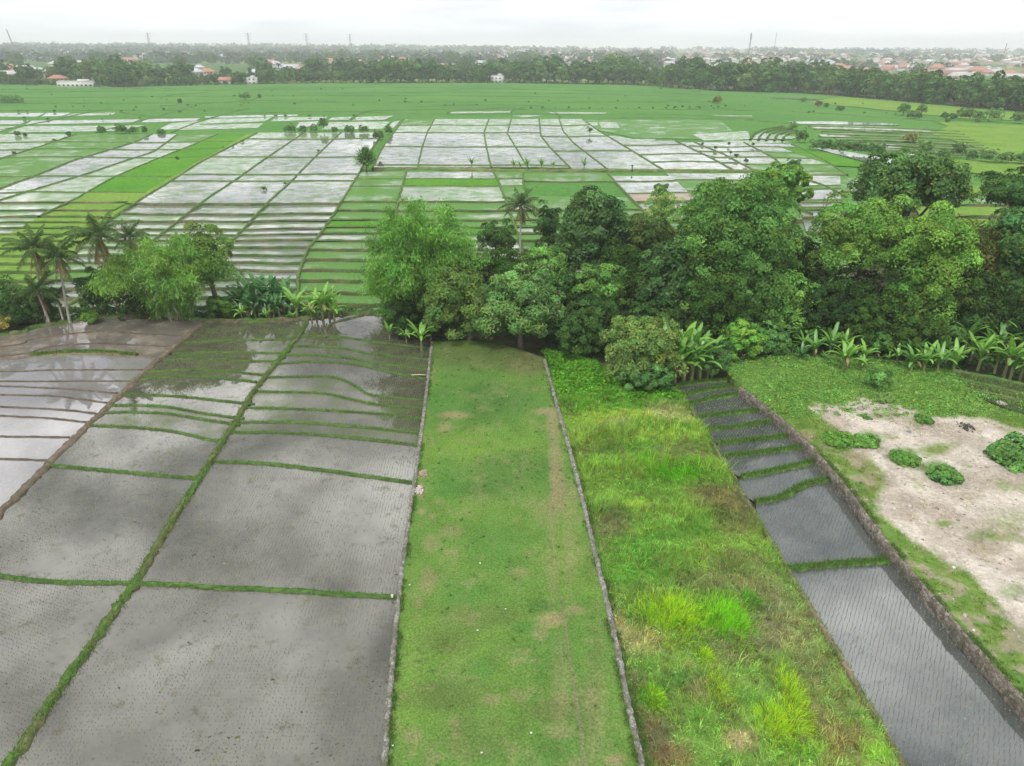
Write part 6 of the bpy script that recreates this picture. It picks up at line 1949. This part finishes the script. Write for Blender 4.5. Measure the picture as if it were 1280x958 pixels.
HR = np.random.default_rng(40)
named = [
    (97, 109, 28, 10, 4.4, 'flat', None, WALLW, 'modern white box house with dark openings at the edge of the rice plain', 0), (74, 105.5, 14, 9, 5, 'hip', 0, WALLB, 'orange-roofed house just behind the white box house', 0),
    (16, 101, 18, 10, 6, 'gable', 3, WALLW, 'white gabled house at the far left behind the rice plain', 0), (12, 90, 26, 14, 5, 'hip', 0, WALLB, 'long orange-roofed house at the left edge among hazy trees', 0),
    (104, 86, 14, 10, 8, 'gable', 3, WALLW, 'tall white house rising from the dark trees on the left', 0), (244, 99, 18, 12, 7, 'hip', 2, WALLB, 'grey two-storey house with metal roof left of the lone field tree', 0), (260, 97, 16, 11, 6, 'hip', 0, WALLB, 'orange-roofed house touching the grey two-storey house', 0),
    (283, 106, 10, 8, 4, 'gable', 0, WALLW, 'small white house with orange gable at the plain\'s edge', 0), (314, 106, 11, 8, 6, 'flat', None, WALLW, 'small white flat-roofed house at the plain\'s edge', 0), (376, 91, 14, 9, 4, 'hip', 0, WALLB, 'red-roofed house beyond the front wood, second from the lone tree', 0),
    (338, 82, 26, 12, 6, 'hip', 0, WALLB, 'pale orange-roofed hall in the hazy trees above the lone field tree', 0), (162, 79, 36, 12, 6, 'hip', 0, WALLW, 'long white house with faded orange roof far left of centre', 0), (206, 69, 34, 14, 6, 'gable', 3, WALLW, 'white shed gleaming in the distant fields', 0),
    (622, 104, 12, 8, 7, 'flat', None, WALLW, 'little white house showing through the centre of the front wood', 0), (747, 70, 60, 22, 14, 'flat', None, WALLW, 'big white hall on the hazy centre skyline', 0), (655, 80, 30, 14, 5, 'gable', 3, WALLB, 'pale long roof in the hazy centre', 0),
    (892, 86, 22, 12, 8, 'flat', None, WALLW, 'white multi-level villa below the mobile mast', 0), (902, 84, 12, 9, 11, 'flat', None, WALLW, 'white tower block of the villa below the mobile mast', 0), (880, 84, 13, 9, 8, 'flat', None, WALLW, 'white left wing of the villa below the mobile mast', 0), (858, 83, 22, 14, 5, 'hip', 0, WALLW, 'orange-roofed house left of the white villa', 0), (872, 87, 16, 12, 4, 'hip', 1, WALLB, 'brown-roofed house just in front of the villa', 0),
    (931, 84, 22, 16, 6, 'hip', 0, WALLB, 'dome-like orange roof right of the white villa', 0), (1026, 83, 60, 20, 6, 'gable', 2, WALLW, 'long grey metal-roofed hall left of the dark tree', 0), (1012, 81, 30, 16, 5, 'hip', 0, WALLB, 'orange roof behind the long grey hall', 0),
    (1129, 87, 24, 16, 6, 'hip', 0, WALLW, 'orange-roofed white house beside the dark rounded tree', 0), (1187, 93, 24, 14, 5, 'hip', 0, WALLB, 'orange roof, left of the two bright roofs at the right', 0), (1199, 90, 22, 14, 6, 'hip', 0, WALLB, 'tall orange roof between two bright roofs at the right', 0), (1221, 94, 30, 18, 6, 'hip', 0, WALLB, 'largest bright orange roof at the right side of the town', 0), (1198, 97, 22, 9, 4, 'gable', 2, WALLW, 'low grey shed in front of the bright orange roofs', 0), (1108, 90, 18, 11, 5, 'hip', 2, WALLW, 'grey-roofed house left of the orange and white one', 0), (1268, 100, 30, 10, 4, 'gable', 3, WALLW, 'pale low shed at the right edge of the town', 0),
    (448, 81, 24, 14, 5, 'hip', 0, WALLB, 'orange roof among the trees beyond the pandanus', 0), (480, 80, 26, 14, 5, 'hip', 0, WALLB, 'wide orange roof in a cluster beyond the bright grid', 0), (503, 78, 22, 14, 6, 'hip', 0, WALLW, 'white house with orange roof at the end of the centre cluster', 0)]
for (u, v, w, d, h, k, r_, wm_, lab, _) in named:
    house(u, v, w, d, h, k, r_, wm_, lab, None, HR.uniform(-.35, .35), True)
sizes = [(13, 9, 4, 'hip'), (16, 11, 5, 'hip'), (20, 12, 5, 'hip'), (14, 10, 7, 'gable'), (12, 9, 7, 'flat'), (24, 12, 5, 'gable')]
rn = ['orange-roofed', 'brown-roofed', 'grey-roofed', 'pale-roofed']
for k in range(190):
    if k < 105: u = HR.uniform(800, 1330); v = HR.uniform(67, BASEV(u) - 22 - .02 * (u - 800))
    elif k < 160: u = HR.uniform(400, 840); v = HR.uniform(66, 88)
    else: u = HR.uniform(-40, 420); v = HR.uniform(66, 98)
    v = max(v, 66 + (u - 640) * .007)
    si = int(HR.integers(0, 6)); w, d, h, kd = sizes[si]
    r_ = int(HR.choice([0, 0, 0, 0, 1, 2, 3]))
    if kd == 'flat': r_ = 3
    wm_ = WALLW if HR.random() < .5 else WALLB
    zone = 'left of the lone field tree' if u < 300 else 'beyond the bright water grid' if u < 640 else 'beyond the centre rice plain' if u < 840 else 'around the mobile mast' if u < 1000 else 'of the town behind the eastern wood' if u < 1150 else 'of the town at the right edge'
    near_ = 'far hazy' if v < 76 else 'nearer'
    lab = f'{near_} {rn[r_]} {"white" if wm_ is WALLW else "buff"} {"flat" if kd == "flat" else kd + "-roof"} house {zone}'.replace('-roof house', ' house')
    sc = 1.15
    t = house(u, v, w, d, h, kd, None if kd == 'flat' and wm_ is WALLW else r_, wm_, lab, f'{near_} houses {zone}', HR.uniform(-.6, .6))
    t.scale = (sc,) * 3

# the far mass of trees and roofs that cannot be told apart
ST = np.random.default_rng(71)
mb = MB(); n = 5600
uu = ST.uniform(-300, 1580, n); dist = ST.uniform(1500, 5200, n)
gv = fbm((uu - 640) / F * dist, dist, 420, 33, 3)
kp = (ST.random(n) < sstep(.40, .56, gv + .12 * (uu < 520) - .10 * (uu > 820))); uu = uu[kp]; dist = dist[kp]; n = len(uu)
x = (uu - 640) / F * dist; y = dist
z = terr(x, y)
idx = np.repeat(np.arange(n), 16)
sz = ST.uniform(7, 13, n) * (1 + dist / 7000)
d = unit(ST.normal(size=(len(idx), 3))); d[:, 2] = np.abs(d[:, 2])
p_ = np.column_stack([x, y, z])[idx] + d * sz[idx][:, None] * np.array([1.2, 1.2, 1.15])
leaf_geom(mb, p_, d + .4 * ST.normal(size=d.shape) + np.array([0, 0, .3]), sz[idx] * .75, sz[idx] * .5, vary((.05, .095, .045), n, ST, .25, .1)[idx], ST)
o = link('distant_treeline', mb.mesh('distant_treeline', LEAF)); o['kind'] = 'stuff'
rmats = [ROOF[0], ROOF[3], WALLW, ROOF[1]]
mb = MB(); n = 1150
for k in range(n):
    u = 1500 - 900 * ST.random() ** 1.3 if k > 330 else ST.uniform(-200, 1500)
    dd_ = ST.uniform(1750, 5200)
    x = (u - 640) / F * dd_; z = float(terr(x, dd_)); w, dp, h = ST.uniform(9, 20), ST.uniform(8, 14), ST.uniform(4, 9)
    rz = ST.uniform(-.6, .6); m = int(ST.choice([0, 0, 1, 1, 2, 3]))
    box(mb, (x, dd_, z + h / 2), (w, dp, h), m=2 if ST.random() < .6 else 1, rz=rz)
    rm = hip_roof(w, dp, dp * .3)
    V = np.concatenate(rm.V); ca, sa = math.cos(rz), math.sin(rz)
    V = V @ np.array([[ca, sa, 0], [-sa, ca, 0], [0, 0, 1]]) + np.array([x, dd_, z + h + .02])
    mb.add(V, rm.Q[0], rm.T[0], None, m)
o = link('distant_rooftops', mb.mesh('distant_rooftops', rmats)); o['kind'] = 'stuff'

# ------------------------------------------------------------------ masts and pylons
STEEL = plain('grey_steel', (.16, .16, .17), .6, 1, .1); REDM = plain('red_steel', (.30, .12, .10), .6, 1, .1)


def lattice(h, wb, wt, seg, arms=0, r=.16):
    mb = MB()
    zz = np.linspace(0, h, seg + 1); ww = np.interp(zz, [0, h], [wb, wt]) / 2
    cs = [(-1, -1), (1, -1), (1, 1), (-1, 1)]
    for cx, cy in cs:
        tube(mb, [(cx * w, cy * w, z - (1 if z == 0 else 0)) for w, z in zip(ww, zz)], r, 4)
    for i in range(seg):
        for k in range(4):
            a, b_ = cs[k], cs[(k + 1) % 4]
            tube(mb, [(a[0] * ww[i], a[1] * ww[i], zz[i]), (b_[0] * ww[i + 1], b_[1] * ww[i + 1], zz[i + 1])], r * .6, 3)
            tube(mb, [(b_[0] * ww[i], b_[1] * ww[i], zz[i]), (a[0] * ww[i + 1], a[1] * ww[i + 1], zz[i + 1])], r * .6, 3)
    for k in range(arms):
        z = h * (.72 + .12 * k)
        tube(mb, [(-wb * 1.1, 0, z), (0, 0, z + h * .02), (wb * 1.1, 0, z)], r, 4)
    return mb


def mast(name, label, cat, u, vb, vtop, wb, wt, seg, arms=0, lean=0.0, ant=False, r=.2, dist=None):
    p_ = PT(u, vb)
    h = height_to(p_, vtop)
    t = thing(name, label, cat, p_)
    t.rotation_euler = (0, lean, 0)
    link('lattice', lattice(h, wb, wt, seg, arms, r).mesh('lattice', STEEL), t)
    if ant:
        for k in range(6):
            mb = MB(); a = k * 1.05
            box(mb, (math.cos(a) * (wt * .5 + 1.1), math.sin(a) * (wt * .5 + 1.1), h * (.9 if k % 2 else .8)), (.7, .7, h * .09))
            link('antenna', mb.mesh('antenna', STEEL), t)
        mb = MB(); tube(mb, [(0, 0, h), (0, 0, h * 1.06)], .2, 5); link('spire', mb.mesh('spire', STEEL), t)
    return t


mast('mobile_mast', 'dark mobile phone mast with antenna head on the skyline right of centre', 'mast', 935, 76, 41, 3.4, 1.8, 14, 0, 0, True, .3)
mast('radio_mast', 'thin pale radio mast right of the dark phone mast', 'mast', 966, 70, 39, 1.6, 1.0, 18, 0, .04, False, .22)
mast('lattice_tower', 'leaning lattice tower at the far left of the skyline', 'mast', 22, 72, 36, 3.0, 1.2, 14, 0, -.16, False, .3)
mast('power_pylon', 'faint power pylon above the white box house\'s wood', 'pylon', 189, 69, 41, 9, 1.6, 8, 3, 0, False, .3)
mast('power_pylon', 'faint power pylon above the lone field tree', 'pylon', 313, 69, 41, 9, 1.6, 8, 3, 0, False, .3)
mast('power_pylon', 'faint power pylon left of the tall bamboo, over the skyline', 'pylon', 385, 69, 42, 9, 1.6, 8, 3, 0, False, .26)
mast('power_pylon', 'faint power pylon above the spiky pandanus', 'pylon', 439, 69, 43, 9, 1.6, 8, 3, 0, False, .26)
mast('radio_mast', 'very faint thin mast near the right end of the skyline', 'mast', 1252, 78, 54, 1.6, 1.0, 14, 0, .03, False, .22)

# ------------------------------------------------------------------ small things on and beside the lawn
PAPER = plain('pale_litter', (.62, .60, .55), .8, 20, .15); RUB = plain('broken_concrete', (.52, .47, .41), .95, 6, .3, bump=.6); EARTHP = plain('bare_earth', (.33, .27, .19), .95, 3, .3, bump=.6)


def chunk_pile(name, label, cat, u, v, z, n, rad, size, mat, seed, zf=None):
    rng = np.random.default_rng(seed); mb = MB()
    for i in range(n):
        a = rng.random() * 6.28; r_ = rad * rng.random() ** .7
        s = size * rng.uniform(.4, 1.2, 3)
        V = np.array([[-1, -1, -1], [1, -1, -1], [1, 1, -1], [-1, 1, -1], [-1, -1, 1], [1, -1, 1], [1, 1, 1], [-1, 1, 1]]) * s * .5 * rng.uniform(.7, 1.2, (8, 3))
        q_ = np.array(Matrix.Rotation(rng.random() * 3, 3, Vector(rng.normal(size=3)).normalized()))
        mb.add(V @ q_.T + np.array([math.cos(a) * r_, math.sin(a) * r_ * 1.6, .05 + .12 * rng.random() * (1 - r_ / rad)]), [(0, 3, 2, 1), (4, 5, 6, 7), (0, 1, 5, 4), (1, 2, 6, 5), (2, 3, 7, 6), (3, 0, 4, 7)])
    return tag(link(name, mb.mesh(name, mat), None, P(u, v, z)), label, cat)


chunk_pile('rubble_pile', 'pale rubble heap at the lawn\'s left wall, the longer white one', 'rubble', 525, 613, LAWN_Z, 34, .42, .2, RUB, 1)
chunk_pile('earth_pile', 'small tan earth heap at the lawn\'s left wall above the rubble', 'earth heap', 529, 593, LAWN_Z, 40, .36, .2, EARTHP, 2)
chunk_pile('charred_debris', 'blackened burnt debris lying on the white limestone lot', 'debris', 1207, 534, LOT_Z - .06, 60, .7, .16, plain('char', (.06, .05, .045), .95, 8, .4), 3)
chunk_pile('rubble_pile', 'scattered broken stones at the corner paddy\'s edge of the white lot', 'rubble', 1252, 506, LOT_Z + .05, 46, .45, .24, RUB, 4)
mb = MB(); tube(mb, [(-.9, 0, .1), (0, .02, .14), (.9, 0, .12)], .06, 6)
tag(link('bamboo_pole', mb.mesh('bamboo_pole', plain('dry_bamboo', (.55, .47, .33), .7), True), None, P(524, 470, .1)), 'short pale bamboo pole bridging paddy water and lawn wall', 'pole')
g = 'litter scraps on the lawn'
for i, (u, v, where) in enumerate([(600, 705, 'in the upper middle of the lawn'), (597, 789, 'in the middle of the lawn left of the rut'), (632, 762, 'left of a dark green lawn patch'), (664, 917, 'at the lower end of the lawn by the rut'), (602, 942, 'at the lawn\'s bottom edge'), (491, 933, 'beside the left lawn wall at the bottom'), (512, 732, 'beside the left lawn wall near the cross bank'), (634, 496, 'at the upper end of the lawn'), (676, 451, 'at the head of the right lawn wall')]):
    rng = np.random.default_rng(i); mb = MB()
    s = .055
    V = np.array([[x_ * s, y_ * s, .03 + .06 * rng.random()] for y_ in (-1, 0, 1) for x_ in (-1, 0, 1)]) * np.array([1, 1, 1])
    mb.add(V, [(0, 1, 4, 3), (1, 2, 5, 4), (3, 4, 7, 6), (4, 5, 8, 7)])
    tag(link('paper_scrap', mb.mesh('paper_scrap', PAPER), None, P(u, v, LAWN_Z + .06)), 'crumpled white scrap ' + where, 'litter', g)
for (u, v, z, lab) in [(491, 746, .22, 'white plastic scrap at the lawn end of the green cross bank'), (118, 514, .2, 'white plastic scrap on the brown bank between left paddies'), (426, 395, .1, 'white object in the flooded margin near the standing bananas')]:
    chunk_pile('plastic_scrap', lab, 'litter', u, v, z, 5, .08, .13, PAPER, int(u))

# ------------------------------------------------------------------ haze
m, nt, out = mat_new('air')
pv = nt.nodes.new('ShaderNodeVolumePrincipled')
pv.inputs['Color'].default_value = (.93, .94, 1.0, 1)
pv.inputs['Density'].default_value = HAZE_DENSITY
pv.inputs['Anisotropy'].default_value = 0.0
L(nt, pv.outputs[0], out.inputs['Volume'])
mb = MB(); box(mb, (0, 4600, 65), (20500, 10400, 150))
hz = link('haze', mb.mesh('haze', m)); hz['kind'] = 'stuff'

# ------------------------------------------------------------------ sky and sun
EL, AZ = R(58), R(200)     # high sun behind thick cloud, a little behind the camera
w = bpy.data.worlds.new('World'); scene.world = w; w.use_nodes = True
nt = w.node_tree; nt.nodes.clear()
out = nt.nodes.new('ShaderNodeOutputWorld'); bg = nt.nodes.new('ShaderNodeBackground')
sky = nt.nodes.new('ShaderNodeTexSky'); sky.sky_type = 'NISHITA'; sky.sun_disc = False; sky.sun_elevation = EL; sky.sun_rotation = AZ
sky.air_density = 1.0; sky.dust_density = 3.0
tc = nt.nodes.new('ShaderNodeTexCoord')
sp = nt.nodes.new('ShaderNodeSeparateXYZ'); L(nt, tc.outputs['Generated'], sp.inputs[0])
# project the direction onto a cloud ceiling
zc = math_n(nt, 'MAXIMUM', sp.outputs[2], 0.0)
zc = math_n(nt, 'ADD', zc, 0.12)
cx = math_n(nt, 'DIVIDE', sp.outputs[0], zc); cy = math_n(nt, 'DIVIDE', sp.outputs[1], zc)
cb = nt.nodes.new('ShaderNodeCombineXYZ'); L(nt, cx, cb.inputs[0]); L(nt, cy, cb.inputs[1]); cb.inputs[2].default_value = SKYSEED
nz = N(nt, 'ShaderNodeTexNoise', Scale=2.6, Detail=8.0, Roughness=.52, Distortion=.3); L(nt, cb.outputs[0], nz.inputs['Vector'])
nz2 = N(nt, 'ShaderNodeTexNoise', Scale=.55, Detail=5.0, Roughness=.55); L(nt, cb.outputs[0], nz2.inputs['Vector'])
cl = ramp(nt, nz.outputs['Fac'], [(.36, (2.4, 2.6, 3.0)), (.45, (4.6, 4.8, 5.3)), (.55, (11.0, 11.0, 11.0)), (.66, (19.0, 18.9, 18.5))])
hor = math_n(nt, 'MULTIPLY', math_n(nt, 'SUBTRACT', sp.outputs[2], .04), 5.0, True)
low = ramp(nt, nz2.outputs['Fac'], [(.36, (6.3, 6.5, 6.95)), (.60, (8.7, 8.75, 8.95))])
cloud = mixc(nt, hor, low, cl)
cov = ramp(nt, nz2.outputs['Fac'], [(.36, (.80,) * 3), (.55, (1, 1, 1))])
covm = mixc(nt, hor, (1, 1, 1), cov)
final = mixc(nt, covm, sky.outputs[0], cloud)
L(nt, final, bg.inputs['Color']); bg.inputs['Strength'].default_value = 0.10
L(nt, bg.outputs[0], out.inputs['Surface'])

sun = bpy.data.lights.new('sun', 'SUN'); sun.energy = 1.4; sun.angle = R(14); sun.color = (1.0, .965, .91)
so = bpy.data.objects.new('sun', sun); COL.objects.link(so)
sd = Vector((math.cos(EL) * math.sin(AZ), math.cos(EL) * math.cos(AZ), math.sin(EL)))
so.rotation_euler = sd.to_track_quat('Z', 'Y').to_euler(); so.location = (0, 0, 60)

# ------------------------------------------------------------------ render settings
scene.view_settings.view_transform = 'Standard'; scene.view_settings.look = 'None'
scene.view_settings.exposure = EXPOSURE; scene.view_settings.gamma = 1.0
cy_ = scene.cycles
cy_.max_bounces = 5; cy_.diffuse_bounces = 2; cy_.glossy_bounces = 2; cy_.transmission_bounces = 2; cy_.volume_bounces = 2; cy_.transparent_max_bounces = 4
cy_.caustics_reflective = False; cy_.caustics_refractive = False
cy_.use_denoising = True
try: cy_.denoiser = 'OPENIMAGEDENOISE'
except Exception: pass
cy_.sample_clamp_indirect = 6.0
